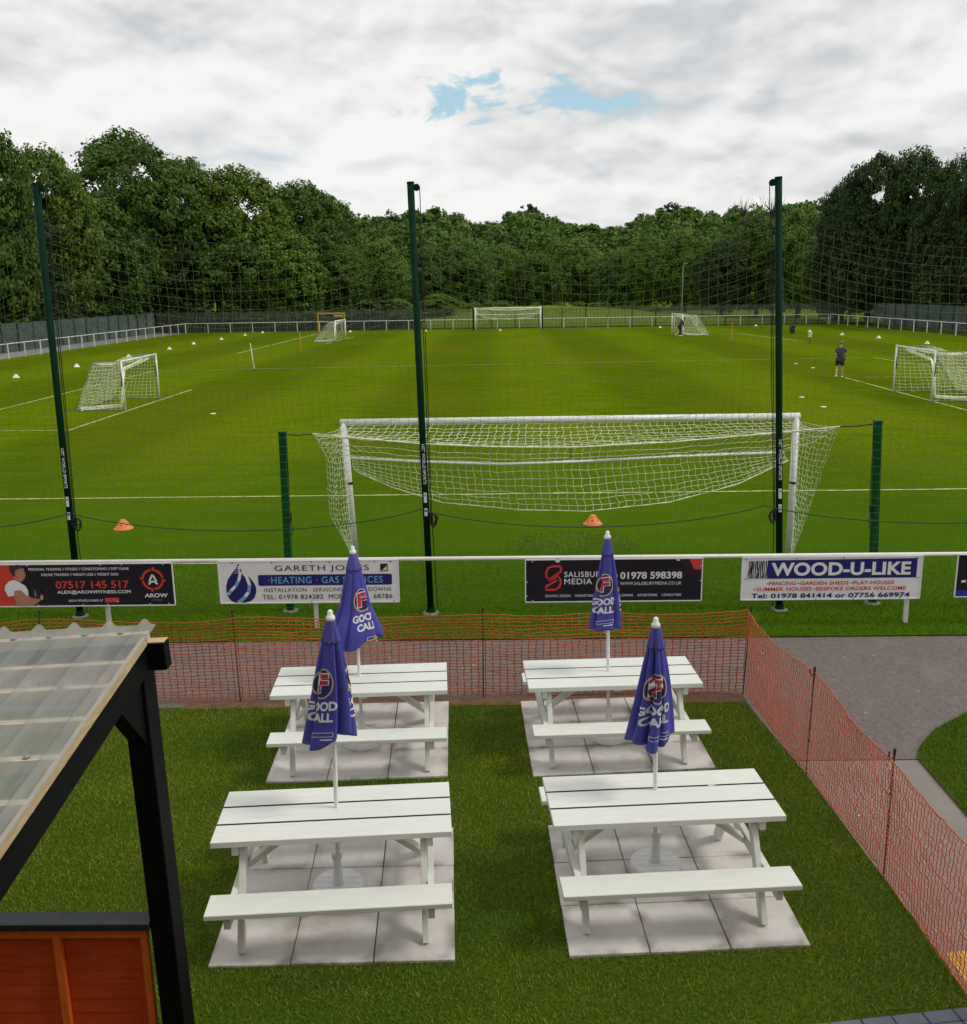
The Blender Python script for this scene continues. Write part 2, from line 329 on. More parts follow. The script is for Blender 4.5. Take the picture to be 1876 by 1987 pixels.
# ================================================================== THE SETTING
def turf(name, dark, light, dry, stripe=0.0, fine=30.0, bump=0.6, gl=None):
    m = bpy.data.materials.new(name); m.use_nodes = True; t = m.node_tree; nd, lk = t.nodes, t.links
    b = nd['Principled BSDF']; b.inputs['Roughness'].default_value = 0.85; b.inputs['Specular IOR Level'].default_value = 0.0
    c = nd.new('ShaderNodeTexCoord')
    def nz(scale, detail, st=(1, 1, 1)):
        mp = nd.new('ShaderNodeMapping'); mp.inputs['Scale'].default_value = st; lk.new(c.outputs['Object'], mp.inputs[0])
        n = nd.new('ShaderNodeTexNoise'); n.inputs['Scale'].default_value = scale; n.inputs['Detail'].default_value = detail; lk.new(mp.outputs[0], n.inputs['Vector']); return n.outputs[0]
    def mr(f, a, b_, x=0.0, y=1.0):
        r = nd.new('ShaderNodeMapRange'); lk.new(f, r.inputs[0])
        for i, v in zip((1, 2, 3, 4), (a, b_, x, y)): r.inputs[i].default_value = v
        return r.outputs[0]
    def mx(f, a, b_):
        q = nd.new('ShaderNodeMixRGB'); lk.new(f, q.inputs[0])
        for i, v in ((1, a), (2, b_)):
            if isinstance(v, tuple): q.inputs[i].default_value = v + (1,)
            else: lk.new(v, q.inputs[i])
        return q.outputs[0]
    fineN = nz(fine, 6, (0.8, 0.9, 1)); mid = nz(1.1, 8, (0.6, 1.7, 1)); big = nz(0.13, 5, (1, 0.7, 1))
    col = mx(mr(mid, 0.32, 0.68), dark, light)
    col = mx(mr(big, 0.42, 0.72), col, dry)
    v = nd.new('ShaderNodeVectorMath'); v.operation = 'SCALE'; lk.new(col, v.inputs[0]); lk.new(mr(fineN, 0.3, 0.7, 0.62, 1.32), v.inputs['Scale']); col = v.outputs[0]
    if stripe:
        s = nd.new('ShaderNodeSeparateXYZ'); lk.new(c.outputs['Object'], s.inputs[0])
        q = nd.new('ShaderNodeMath'); q.operation = 'MULTIPLY'; lk.new(s.outputs[0], q.inputs[0]); q.inputs[1].default_value = math.pi / 5.0
        q2 = nd.new('ShaderNodeMath'); q2.operation = 'SINE'; lk.new(q.outputs[0], q2.inputs[0])
        v = nd.new('ShaderNodeVectorMath'); v.operation = 'SCALE'; lk.new(col, v.inputs[0]); lk.new(mr(q2.outputs[0], -0.5, 0.5, 1 - stripe, 1 + stripe), v.inputs['Scale']); col = v.outputs[0]
    if gl is not None:          # greener colour at the near end, blending out up the pitch
        s = nd.new('ShaderNodeSeparateXYZ'); lk.new(c.outputs['Object'], s.inputs[0])
        a = nd.new('ShaderNodeMath'); a.operation = 'MULTIPLY'; lk.new(mid, a.inputs[0]); a.inputs[1].default_value = 5.0
        a2 = nd.new('ShaderNodeMath'); a2.operation = 'ADD'; lk.new(a.outputs[0], a2.inputs[0]); lk.new(s.outputs[1], a2.inputs[1])
        col = mx(mr(a2.outputs[0], 17.0, 34.0), gl, col)
    lk.new(col, b.inputs['Base Color'])
    bp = nd.new('ShaderNodeBump'); bp.inputs['Strength'].default_value = bump; bp.inputs['Distance'].default_value = 0.03
    lk.new(fineN, bp.inputs['Height']); lk.new(bp.outputs[0], b.inputs['Normal'])
    return m
PITCH_T = turf('pitch_turf', (0.067, 0.120, 0.0015), (0.108, 0.163, 0.003), (0.122, 0.150, 0.005), 0.12, 12.0, 0.8, gl=(0.050, 0.112, 0.004))
LAWN_T = turf('lawn_turf', (0.040, 0.074, 0.008), (0.060, 0.098, 0.010), (0.070, 0.092, 0.012), 0, 40.0)
GROUND_T = turf('rough_ground', (0.030, 0.050, 0.008), (0.045, 0.070, 0.010), (0.050, 0.062, 0.014), 0, 6.0)
HILL_T = turf('meadow_grass', (0.120, 0.185, 0.016), (0.155, 0.220, 0.020), (0.160, 0.205, 0.026), 0, 3.0)
TARMAC = mat('tarmac', (0.156, 0.130, 0.116), 0.85, 0.30, 26, bump=1.0, bscale=110, detail=9, bdist=0.01, stain=((0.19, 0.165, 0.15), 1.3, .5, .72))
CONCRETE = mat('concrete', (0.225, 0.195, 0.175), 0.8, 0.14, 1.6, bump=0.35, bscale=70, detail=8, bdist=0.01)
SLAB = mat('paving_slab', (0.61, 0.58, 0.555), 0.75, 0.13, 2.4, bump=0.12, bscale=55, detail=8, bdist=0.006, island=0.06, stain=((0.43, 0.385, 0.35), 1.9, .50, .74), edge=(0.26, 0.225, 0.20))
JOINT = mat('slab_joint', (0.14, 0.12, 0.11), 0.9, 0.2, 20)
SOIL = mat('bare_soil', (0.16, 0.085, 0.045), 0.95, 0.3, 7, bump=0.9, bscale=60, detail=8)
BLOCK = mat('blue_grey_block', (0.105, 0.125, 0.155), 0.8, 0.12, 6, bump=0.2, bscale=60, island=0.08)
PALE_PATH = mat('gravel_path', (0.20, 0.20, 0.185), 0.9, 0.15, 1.2, bump=0.4, bscale=30)
LINE = mat('line_paint', (0.36, 0.37, 0.13), 0.8, 0.35, 5, detail=8, lo=0.35, hi=0.6)
YEL_LINE = mat('yellow_line_paint', (0.60, 0.38, 0.07), 0.7, 0.2, 6)

sheet('ground', [(-2500, -60), (2500, -60), (2500, 4000), (-2500, 4000)], -0.06, GROUND_T)
sheet('pitch', [(-35.9, 12.02), (39.8, 11.95), (39.8, 113.0), (-35.9, 113.0)], 0.0, PITCH_T)
sheet('path', [(-14, 9.7), (16, 9.7), (16, 12.3), (-14, 12.3)], -0.018, TARMAC)
sheet('tarmac_yard', [(2.5, 8.62), (9, 8.62), (9, 9.7), (2.5, 9.7)], -0.018, TARMAC)
sheet('concrete_path', [(2.5, 4.0), (5.0, 4.0), (5.0, 8.60), (2.5, 8.60)], -0.016, CONCRETE)
sheet('side_path', [(-39.7, 30), (-35.9, 30), (-35.9, 113), (-39.7, 113)], -0.02, PALE_PATH)
lawn_poly = [(-9, 3.2), (3.0, 3.2), (3.02, 4.9), (3.0, 5.38), (2.99, 6.2), (2.965, 6.7), (2.88, 8.33), (2.72, 9.97), (-0.2, 9.96), (-3.9, 9.90), (-9, 9.8)]
sheet('lawn', lawn_poly, 0.0, LAWN_T)
side_poly = [(4.06, 3.0), (4.04, 5.2), (4.03, 7.6), (4.05, 8.62), (4.15, 8.82), (4.34, 9.06), (4.50, 9.24), (4.71, 9.41), (5.05, 9.66), (5.5, 9.9), (6.2, 10.05), (14, 10.1), (14, 3.0)]
sheet('side_lawn', side_poly, 0.0, LAWN_T)
sheet('soil_strip', [(-3.5, 9.86), (2.70, 9.93), (2.76, 10.16), (1.9, 10.26), (1.1, 10.22), (0.2, 10.12), (-1.4, 10.08), (-3.5, 10.03)], 0.005, SOIL)
sheet('painted_patch', [(3.04, 5.0), (3.6, 5.0), (3.6, 5.9), (3.06, 5.82)], -0.011, YEL_LINE)
# block edging below the building
mb = MB()
ang = math.atan2(0.13, 0.94)
for i in range(14):
    for j in range(3):
        c = Vector((0.9 + i * 0.205, 5.118 + j * 0.105 - 0.21, 0.002)); c = Matrix.Rotation(ang, 3, 'Z') @ (c - Vector((2.0, 5.15, 0))) + Vector((2.0, 5.15 - 0.028, 0))
        mb.box(c, (0.198, 0.10, 0.04), ang)
struct(build('block_paving', mb, BLOCK, bevel=0.006))

# slab pads under the tables: 3 x 3 slabs with open joints
PADS = []
def pad(fl, fr, br, bl):
    Q = [Vector((p[0], p[1], 0)) for p in (fl, fr, br, bl)]
    PADS.append([(q.x, q.y) for q in Q])
    def at(u, v): return (Q[0] * (1 - u) + Q[1] * u) * (1 - v) + (Q[3] * (1 - u) + Q[2] * u) * v
    rnd = random.Random(int(fl[0] * 100)); mb = MB(); rim = []
    for i in range(3):
        for j in range(3):
            g = 0.0035; t = 0.020 + rnd.uniform(-0.003, 0.003)
            u0_, u1_, v0_, v1_ = i / 3 + g * rnd.uniform(.4, 1), (i + 1) / 3 - g * rnd.uniform(.4, 1), j / 3 + g * rnd.uniform(.4, 1), (j + 1) / 3 - g * rnd.uniform(.4, 1)
            P = [at(u0_, v0_), at(u1_, v0_), at(u1_, v1_), at(u0_, v1_)]
            def sp(a, b): return at(u0_ + (u1_ - u0_) * a, v0_ + (v1_ - v0_) * b)
            k4 = (0, .15, .85, 1); dz = [rnd.uniform(-.002, .002) for _ in range(2)]
            vs = [(p.x, p.y, -0.03) for p in P]; rim += [1.0] * 4
            for b_ in k4:
                for a_ in k4: p = sp(a_, b_); vs.append((p.x, p.y, t + dz[0] * a_ + dz[1] * b_)); rim.append(1.0 if a_ in (0, 1) or b_ in (0, 1) else 0.0)
            T4 = lambda i_, j_: 4 + j_ * 4 + i_
            fs = [(T4(i_, j_), T4(i_ + 1, j_), T4(i_ + 1, j_ + 1), T4(i_, j_ + 1)) for i_ in range(3) for j_ in range(3)]
            fs += [(0, 1) + tuple(T4(i_, 0) for i_ in (3, 2, 1, 0)), (1, 2) + tuple(T4(3, j_) for j_ in (3, 2, 1, 0)), (2, 3) + tuple(T4(i_, 3) for i_ in (0, 1, 2, 3)), (3, 0) + tuple(T4(0, j_) for j_ in (0, 1, 2, 3))]
            mb.add(vs, fs)
    mb.cur = 1
    P = [at(0.01, 0.01), at(0.99, 0.01), at(0.99, 0.99), at(0.01, 0.99)]
    mb.add([(p.x, p.y, 0.006) for p in P], [(0, 1, 2, 3)])
    rim += [1.0] * 4
    o = build('paving', mb, [SLAB, JOINT], bevel=0.004); o.modifiers['bevel'].angle_limit = R(50)
    a_r = o.data.attributes.new('rim', 'FLOAT', 'POINT'); a_r.data.foreach_set('value', rim); struct(o)
pad((-2.01, 5.68), (-0.32, 5.73), (-0.40, 7.41), (-2.10, 7.36))
pad((0.46, 5.76), (2.15, 5.87), (2.08, 7.53), (0.40, 7.42))
pad((-2.20, 8.20), (-0.49, 8.29), (-0.56, 10.0), (-2.27, 9.92))
pad((0.31, 8.28), (2.06, 8.42), (1.98, 10.08), (0.23, 9.98))

# pitch markings
mb = MB()
def line(a, b, w=0.10, z=0.008):
    a, b = Vector((a[0], a[1], 0)), Vector((b[0], b[1], 0)); d = (b - a); n = max(2, int(d.length / 0.6)); d.normalize(); s = Vector((-d.y, d.x, 0))
    rnd = random.Random(int(a.x * 31 + a.y * 7)); vs = []
    for i in range(n + 1):
        p = a.lerp(b, i / n); j = rnd.uniform(-.012, .012); k = w / 2 * rnd.uniform(.8, 1.15)
        for q in (p + s * (k + j), p - s * (k - j)): vs.append((q.x, q.y, z))
    mb.add(vs, [(2 * i, 2 * i + 1, 2 * i + 3, 2 * i + 2) for i in range(n)])
line((-35, 21.3), (39, 21.0)); line((-8.0, 15.75), (-2.6, 15.72)); line((4.98, 15.76), (12, 15.8))
line((-14.55, 32.43), (-14.5, 46.0), 0.12); line((-35, 32.6), (-14.6, 32.43), 0.09); line((-20.0, 29), (-20.3, 57.6), 0.12); line((-20.3, 57.6), (-17.5, 57.9), 0.08)
line((-17.2, 58.0), (26.0, 60.9), 0.085)
line((17.12, 47.7), (16.75, 28.0), 0.12); line((18.1, 47.8), (20.2, 47.6), 0.1); line((23.4, 60.6), (23.95, 54.0), 0.12)
line((22.85, 95.6), (24.9, 79.4), 0.16); line((-19.5, 73.4), (-19.25, 105.7), 0.16); line((-14.9, 86), (-14.1, 97.5), 0.16); line((16.9, 92.0), (18.4, 98.5), 0.12)
struct(build('pitch_markings', mb, LINE))

# rising ground beyond the pitch, with the grassy mound
def hill_z(x, y):
    s = lambda a, b, v: (lambda t: t * t * (3 - 2 * t))(min(1, max(0, (v - a) / (b - a))))
    mound = 2.2 * math.exp(-((y - 141) / 9.0) ** 2) * math.exp(-((x - 5) / 22.0) ** 2)
    return -0.05 + mound + 13.0 * s(150, 320, y)
xs = np.linspace(-320, 320, 81); ys = np.linspace(119, 420, 87)
V = np.array([(x, y, hill_z(x, y) + 0.05 * math.sin(x * 1.3) * math.sin(y * 0.9)) for y in ys for x in xs])
ii = np.arange(86)[:, None] * 81; jj = np.arange(80)[None, :]
F = np.stack([ii + jj, ii + jj + 1, ii + jj + 82, ii + jj + 81], -1).reshape(-1, 4)
struct(np_mesh('hill', V, F, HILL_T, smooth=True))

# ------------------------------------------------------------------ grass blades (near grass only)
def inside(poly, X, Y):
    r = np.zeros(len(X), bool); n = len(poly)
    for i in range(n):
        (x1, y1), (x2, y2) = poly[i], poly[(i + 1) % n]
        c = ((y1 > Y) != (y2 > Y)) & (X < (x2 - x1) * (Y - y1) / (y2 - y1 + 1e-12) + x1); r ^= c
    return r
def blades(name, poly, count, h, w, m, seed, holes=(), fade=None):
    g = np.random.default_rng(seed); px = [p[0] for p in poly]; py = [p[1] for p in poly]
    X = g.uniform(min(px), max(px), count); Y = g.uniform(min(py), max(py), count); k = inside(poly, X, Y)
    for hpoly in holes:
        c = np.mean(hpoly, axis=0); hh = [(c[0] + (q[0] - c[0]) * 0.985, c[1] + (q[1] - c[1]) * 0.985) for q in hpoly]; k &= ~inside(hh, X, Y)
    if fade: k &= g.random(count) > np.clip((Y - fade[0]) / (fade[1] - fade[0]), 0, 1)
    X, Y = X[k], Y[k]; n = len(X)
    a = g.uniform(0, 2 * math.pi, n); H = h * g.uniform(.55, 1.25, n); Wd = w * g.uniform(.7, 1.3, n)
    le = g.uniform(.2, 1.1, n) * H; la = g.uniform(0, 2 * math.pi, n)
    V = np.zeros((n, 3, 3)); dx, dy = np.cos(a) * Wd / 2, np.sin(a) * Wd / 2
    V[:, 0] = np.stack([X - dx, Y - dy, np.full(n, -0.004)], 1); V[:, 1] = np.stack([X + dx, Y + dy, np.full(n, -0.004)], 1)
    V[:, 2] = np.stack([X + np.cos(la) * le, Y + np.sin(la) * le, H], 1)
    o = np_mesh(name, V.reshape(-1, 3), np.arange(n * 3).reshape(-1, 3), m); return struct(o, 'stuff')
def blade_mat(name, a, b, isl=0.35, sc=0.9): return mat(name, a, 0.6, 0.0, sc, col2=b, island=isl, trans=0.25, spec=0.2, lo=0.35, hi=0.65, stain=((a[0] * 1.9, a[1] * 1.15, a[2] * 2.2), 0.75, .56, .78))
BLADE = blade_mat('lawn_blades', (0.140, 0.240, 0.014), (0.275, 0.325, 0.028), 0.5)
BLADE2 = blade_mat('verge_blades', (0.098, 0.195, 0.010), (0.140, 0.220, 0.012))
BLADE3 = blade_mat('dry_blades', (0.17, 0.22, 0.05), (0.12, 0.20, 0.025), 0.4, 3.0)
near = [(-6.2, 4.9), (3.01, 4.9), (2.99, 5.38), (2.98, 6.2), (2.955, 6.7), (2.87, 8.33), (2.71, 9.96), (-0.2, 9.95), (-3.9, 9.90), (-6.2, 9.86)]
edge_holes = PADS + [[(0.7, 4.6), (3.4, 4.9), (3.4, 5.34), (2.0, 5.15), (0.7, 4.97)]]
blades('lawn_grass', near, 250000, 0.027, 0.0068, BLADE, 1, edge_holes)
blades('side_lawn_grass', [p for p in side_poly if p[1] > 4.5 and p[0] < 7] + [(8.2, 10.06), (8.2, 5.0)], 90000, 0.04, 0.0085, BLADE2, 2)
verge = [(-8.2, 12.0), (8.6, 11.96), (9.6, 16.6), (-9.6, 16.6)]
blades('verge_grass', verge, 150000, 0.034, 0.012, BLADE2, 3, fade=(12.8, 16.6))
mouth = [(1.3 + 1.15 * math.cos(t), 16.75 + 0.95 * math.sin(t)) for t in np.linspace(0, 6.28, 18)[:-1]]
blades('goalmouth_grass', mouth, 1500, 0.05, 0.018, BLADE3, 4)

# pale litter on the tarmac
g = np.random.default_rng(5); n = 650
X = g.uniform(-5.5, 8.4, n * 2); Y = g.uniform(5.2, 11.95, n * 2)
k = ((Y > 10.15) | ((X > 3.0) & (X < 4.0)) | ((X > 3.0) & (Y > 8.8) & (X < 2.2 + (Y - 6.4)))); X, Y = X[k][:n], Y[k][:n]; n = len(X)
a = g.uniform(0, 6.28, n); s = np.exp(g.normal(-5.0, 0.5, n)); V = np.zeros((n, 4, 3))
for q, (cx, cy) in enumerate(((-1, -.5), (1, -.6), (1, .5), (-1, .6))):
    V[:, q] = np.stack([X + s * (cx * np.cos(a) - cy * np.sin(a)), Y + s * (cx * np.sin(a) + cy * np.cos(a)), -0.010 + 0.004 * g.random(n)], 1)
o = np_mesh('fallen_leaves', V.reshape(-1, 3), np.arange(n * 4).reshape(-1, 4), mat('dry_leaf', (0.40, 0.37, 0.33), 0.8, 0.3, 3, island=0.4)); struct(o, 'stuff')
o['label'] = 'pale dry leaf litter scattered over the tarmac path'

# ------------------------------------------------------------------ white rails round the pitch and the palisade behind
def rail_fence(label, a, b, n, zt=1.08, r=0.032):
    a, b = Vector(a), Vector(b); t = thing('pitch_rail', label, 'railing', a, group='white rails round the pitch')
    mb = MB(); mb.tube([a + Vector((0, 0, zt)), b + Vector((0, 0, zt))], r, 8); build('rail', mb, RAIL_WHITE, t, world=True)
    for i in range(n + 1):
        p = a.lerp(b, i / n); mb = MB(); mb.box(p + Vector((0, 0, zt / 2 - 0.02)), (0.065, 0.065, zt)); build('post', mb, RAIL_WHITE, t, world=True)
    return t
rail_fence('white post and rail along the left side of the pitch', (-35.5, 50, 0), (-35.5, 112, 0), 24)
rail_fence('white post and rail across the far end behind the distant goal', (-35.5, 112.1, 0), (38.6, 114.2, 0), 29)
rail_fence('white post and rail along the right side of the pitch', (38.8, 114.2, 0), (40.2, 66, 0), 18)
def palisade(label, a, b, H, step, m, hole=False):
    a, b = Vector(a), Vector(b); t = thing('palisade_fence', label, 'fence', a, group='palisade fencing round the ground')
    d = (b - a); Ln = d.length; d.normalize(); nn = int(Ln / step); az_ = math.atan2(d.y, d.x); mb = MB(); rnd = random.Random(4)
    sd = Vector((-d.y, d.x, 0))
    for i in range(nn):
        p = a + d * (i * step + 0.05); w = 0.036; h = H * rnd.uniform(.985, 1.01)
        P = [p - d * w, p + d * w]; ridge = sd * 0.018
        vs = [P[0], p + ridge, P[1], P[0] + Vector((0, 0, h - .09)), p + ridge + Vector((0, 0, h)), P[1] + Vector((0, 0, h - .09)), p - ridge * .2, p - ridge * .2 + Vector((0, 0, h - .05))]
        mb.add(vs, [(0, 1, 4, 3), (1, 2, 5, 4), (2, 6, 7, 5), (6, 0, 3, 7), (3, 4, 7), (4, 5, 7)])
    build('pales', mb, m, t, world=True)
    mb = MB()
    for z in (0.35, H - 0.38): mb.bar(a + sd * -0.05 + Vector((0, 0, z)), b + sd * -0.05 + Vector((0, 0, z)), 0.05, 0.06, (0, 0, 1))
    build('bars', mb, FENCE_BAR, t, world=True)
    k = int(Ln / 2.75)
    for i in range(k + 1):
        p = a + d * min(i * 2.75, Ln - .05) + sd * 0.11; mb = MB(); mb.box(p + Vector((0, 0, H / 2 - .05)), (0.10, 0.06, H - .06), az_); build('post', mb, FENCE_BAR, t, world=True)
palisade('grey green steel palisade down the left side of the ground', (-39.7, 113.9, 0), (-39.7, 58, 0), 2.35, 0.135, FENCE_GREY)
palisade('dull green steel palisade across the far end of the ground', (43.6, 116.4, 0), (-39.6, 114.1, 0), 2.35, 0.165, FENCE_FAR)
palisade('dark steel palisade down the right side of the ground', (43.7, 72, 0), (43.7, 116.3, 0), 2.35, 0.125, FENCE_GREY)

# ------------------------------------------------------------------ trees
def leafmat(name, a, b, isl=0.30): return mat(name, a, 0.55, 0.0, 0.35, col2=b, island=isl, trans=0.28, spec=0.2, lo=0.38, hi=0.62)
LEAF_MID = leafmat('leaves_mid', (0.055, 0.116, 0.012), (0.112, 0.186, 0.020))
LEAF_OLIVE = leafmat('leaves_olive', (0.076, 0.138, 0.013), (0.158, 0.245, 0.026))
LEAF_LIGHT = leafmat('leaves_light', (0.088, 0.180, 0.015), (0.170, 0.270, 0.026))
LEAF_DARK = leafmat('leaves_dark', (0.030, 0.065, 0.015), (0.066, 0.116, 0.022))
LEAF_FAR = leafmat('leaves_far', (0.072, 0.156, 0.020), (0.138, 0.236, 0.036))
def crown_geo(seed, nl, nc, nleaf, leaf, Rr=1.0, H=2.4, low=0.12, spread=0.62, lobe=0.40):
    """leaf faces in clumps over lobes; crown of radius Rr and height H standing on z=0"""
    g = np.random.default_rng(seed); zc = H * (low + (1 - low) * 0.46); hz = H * (1 - low) * 0.5
    lob = []
    for i in range(nl):
        zf = 1 - 2 * (i + .5) / nl; af = i * 2.39996 + g.uniform(-.5, .5); d = np.array([math.cos(af) * math.sqrt(1 - zf * zf), math.sin(af) * math.sqrt(1 - zf * zf), zf]); q = 0.72 + 0.34 * g.random()
        c = np.array([d[0] * Rr * spread * q, d[1] * Rr * spread * q, zc + d[2] * hz * 0.70 * q])
        if c[2] > zc: c[:2] *= 1 - 0.45 * ((c[2] - zc) / hz) ** 2
        lob.append((c, lobe * Rr * g.uniform(.65, 1.25)))
    lob.append((np.array([0, 0, zc + hz * .62]), Rr * .42)); lob.append((np.array([0, 0, zc - hz * .1]), Rr * .6))
    C, D = [], []
    for c, r in lob:
        d = g.normal(size=(nc, 3)); d[:, 2] += 0.35; d /= np.linalg.norm(d, axis=1)[:, None]
        p = c + d * r * g.uniform(.80, 1.08, (nc, 1)) * np.array([1, 1, 0.9]); C.append(p); D.append(d)
    C = np.concatenate(C); D = np.concatenate(D)
    keep = np.ones(len(C), bool)
    for c, r in lob: keep &= np.linalg.norm(C - c, axis=1) > r * 0.55
    keep &= C[:, 2] > 0.02 * H
    C, D = C[keep], D[keep]; n = len(C)
    cr = Rr * 0.115 * g.uniform(.7, 1.4, n)
    P = np.repeat(C, nleaf, 0); DD = np.repeat(D, nleaf, 0); CR = np.repeat(cr, nleaf)[:, None]
    off = g.normal(size=P.shape); off /= np.linalg.norm(off, axis=1)[:, None]; off *= g.random((len(P), 1)) ** 0.4
    P = P + off * CR * np.array([1, 1, 0.62]) 
    nrm = DD * 0.5 + off * 0.5 + np.array([0, 0, 0.45]) + g.normal(size=P.shape) * 0.38; nrm /= np.linalg.norm(nrm, axis=1)[:, None]
    t = np.cross(nrm, g.normal(size=P.shape)); t /= np.linalg.norm(t, axis=1)[:, None] + 1e-9; b = np.cross(nrm, t)
    s = leaf * g.uniform(.55, 1.25, (len(P), 1)); dr = nrm * s * -0.25
    V = np.stack([P - t * s, P - b * s * .55 + dr * .2, P + t * s + dr, P + b * s * .55 + dr * .2], 1)
    V = V.reshape(-1, 3); rad = np.percentile(np.linalg.norm(V[:, :2], axis=1), 97); V[:, :2] *= Rr / rad; V[:, 2] *= H / np.percentile(V[:, 2], 99.9); return V
def quads(V): return np.arange(len(V)).reshape(-1, 4)
def trunk_mb(h, r, seed):
    rnd = random.Random(seed); mb = MB(); mb.tube([(0, 0, -0.02), (0.02, 0, h * .3), (0.05 * r, 0.1 * r, h * .62), (0, 0.2 * r, h * .9)], [r * 1.3, r, r * .7, r * .2], 8)
    for i in range(6):
        a = i * 1.05 + rnd.uniform(-.3, .3); z = h * rnd.uniform(.3, .6); q = rnd.uniform(.45, .65)
        mb.tube([(0, 0, z), (math.cos(a) * q * .5, math.sin(a) * q * .5, z + .22 * h), (math.cos(a) * q, math.sin(a) * q, z + .36 * h)], [r * .5, r * .33, r * .1], 5)
    return mb
PROTO = {}
def crown_mesh(kind, m):
    key = (kind, m.name)
    if key in PROTO: return PROTO[key]
    sd_, nl, nc, lf, lw = {0: (11, 30, 64, 0.031, .06), 1: (23, 28, 64, 0.031, .04), 2: (37, 36, 58, 0.030, .06), 3: (41, 24, 66, 0.034, .02)}[kind]
    V = crown_geo(sd_, nl, nc, 30, lf, low=lw, H=2.2 if kind != 3 else 1.9)
    o = np_mesh('crown', V, quads(V), m); me = o.data; bpy.data.objects.remove(o); PROTO[key] = me; return me
TRUNK = None
PX = lambda px, Y: (px - 965 + 10) / 1870.0 * Y
def ytop_to_z(px, yt, Y): return 4.49 + ((561.5 - 0.0145 * (px - 938)) - yt) / 1870.0 * Y
def tree(name, label, px, Y, ytop, wpx, m, kind, cat='tree', group=None, rz=None, zb=None):
    global TRUNK
    x = PX(px, Y); zb = (hill_z(x, Y) if Y > 119 else -0.05) if zb is None else zb
    H = ytop_to_z(px, ytop, Y) - zb; Rr = wpx / 2 / 1870.0 * Y
    t = thing(name, label, cat, (x, Y, zb), (px * 0.37 % 6.28) if rz is None else rz, group)
    c = bpy.data.objects.new('crown', crown_mesh(kind, m)); COL.objects.link(c); c.parent = t
    hh = 2.2 if kind != 3 else 1.9
    c.scale = (Rr * 1.0, Rr * 1.0, H / hh * 0.985)
    if TRUNK is None:
        o = build('trunk', trunk_mb(1.0, 0.055, 2), BARK); TRUNK = o.data; bpy.data.objects.remove(o)
    k = bpy.data.objects.new('trunk', TRUNK); COL.objects.link(k); k.parent = t; k.scale = (Rr * .9, Rr * .9, H * .8)
    return t
GL, GR, GC = 'trees along the left side of the ground', 'trees along the right side of the ground', 'trees at the foot of the far wood'
T = tree
T('broadleaf_tree', 'tall tree at the left edge of the picture, its top the highest there', 5, 90, 252, 200, LEAF_MID, 0, group=GL)
T('broadleaf_tree', 'pale olive tree just right of the left net post top', 120, 100, 302, 190, LEAF_OLIVE, 1, group=GL)
T('broadleaf_tree', 'broad domed tree, tallest on the left skyline', 275, 122, 272, 270, LEAF_MID, 2, group=GL)
T('broadleaf_tree', 'shoulder of foliage on the right flank of the tall domed tree', 375, 128, 322, 180, LEAF_OLIVE, 0, group=GL)
T('broadleaf_tree', 'rounded olive tree between the domed tree and the wood', 485, 132, 338, 230, LEAF_OLIVE, 2, group=GL)
T('broadleaf_tree', 'tree sloping down to the right end of the left-hand row', 600, 138, 366, 180, LEAF_MID, 1, group=GL)
T('broadleaf_tree', 'smallest crown at the right end of the left-hand row', 650, 146, 390, 120, LEAF_MID, 0, group=GL)
T('broadleaf_tree', 'dark tree behind the left net post, reaching down to the palisade', 40, 94, 395, 210, LEAF_DARK, 1, group=GL)
T('broadleaf_tree', 'bushy green tree over the palisade below the olive tree', 195, 108, 392, 220, LEAF_MID, 3, group=GL)
T('broadleaf_tree', 'shaded tree over the palisade below the tall domed tree', 325, 124, 395, 210, LEAF_DARK, 1, group=GL)
T('broadleaf_tree', 'leafy tree above the left corner of the palisade', 430, 126, 415, 200, LEAF_MID, 3, group=GL)
T('broadleaf_tree', 'fresh green bushy tree right of the palisade corner', 555, 128, 452, 170, LEAF_LIGHT, 3, group=GL)
T('broadleaf_tree', 'green tree behind the yellow goal frame', 660, 134, 478, 130, LEAF_MID, 1, group=GL)
T('broadleaf_tree', 'yellow-green tree just left of the middle net post', 742, 140, 470, 120, LEAF_LIGHT, 2, group=GL)
T('broadleaf_tree', 'small tree just right of the middle net post', 835, 150, 482, 100, LEAF_MID, 3, group=GC)
T('shrub', 'low leafy shrub on the mound beside the middle net post', 850, 136, 570, 80, LEAF_LIGHT, 3, 'shrub')
T('shrub', 'low bramble bank behind the palisade left of the middle net post', 770, 128, 580, 80, LEAF_LIGHT, 3, 'shrub')
row = [(905, 152, 470, 110, LEAF_FAR, 0, 'round-headed tree left of the distant goal at the foot of the wood'),
       (975, 158, 478, 95, LEAF_LIGHT, 2, 'fresh green tree above the left post of the distant goal'),
       (1040, 154, 495, 100, LEAF_MID, 3, 'dark green tree above the right post of the distant goal'),
       (1110, 160, 468, 110, LEAF_LIGHT, 0, 'light green tree in the middle of the far wood edge'),
       (1180, 154, 490, 100, LEAF_FAR, 1, 'green tree above the right end of the grassy mound'),
       (1240, 150, 462, 110, LEAF_LIGHT, 2, 'pale green tree above the distant small goal'),
       (1315, 146, 452, 120, LEAF_LIGHT, 0, 'yellowish tree behind the grey lamp column'),
       (1385, 138, 470, 110, LEAF_DARK, 1, 'dark conical tree left of the right net post'),
       (1450, 140, 425, 130, LEAF_MID, 2, 'tall green tree left of the right net post'),
       (1530, 136, 412, 130, LEAF_LIGHT, 0, 'bright green tree right behind the right net post')]
for px, Y, yt, w, m, k, lab in row: T('broadleaf_tree', lab, px, Y, yt, w, m, k, group=GC)
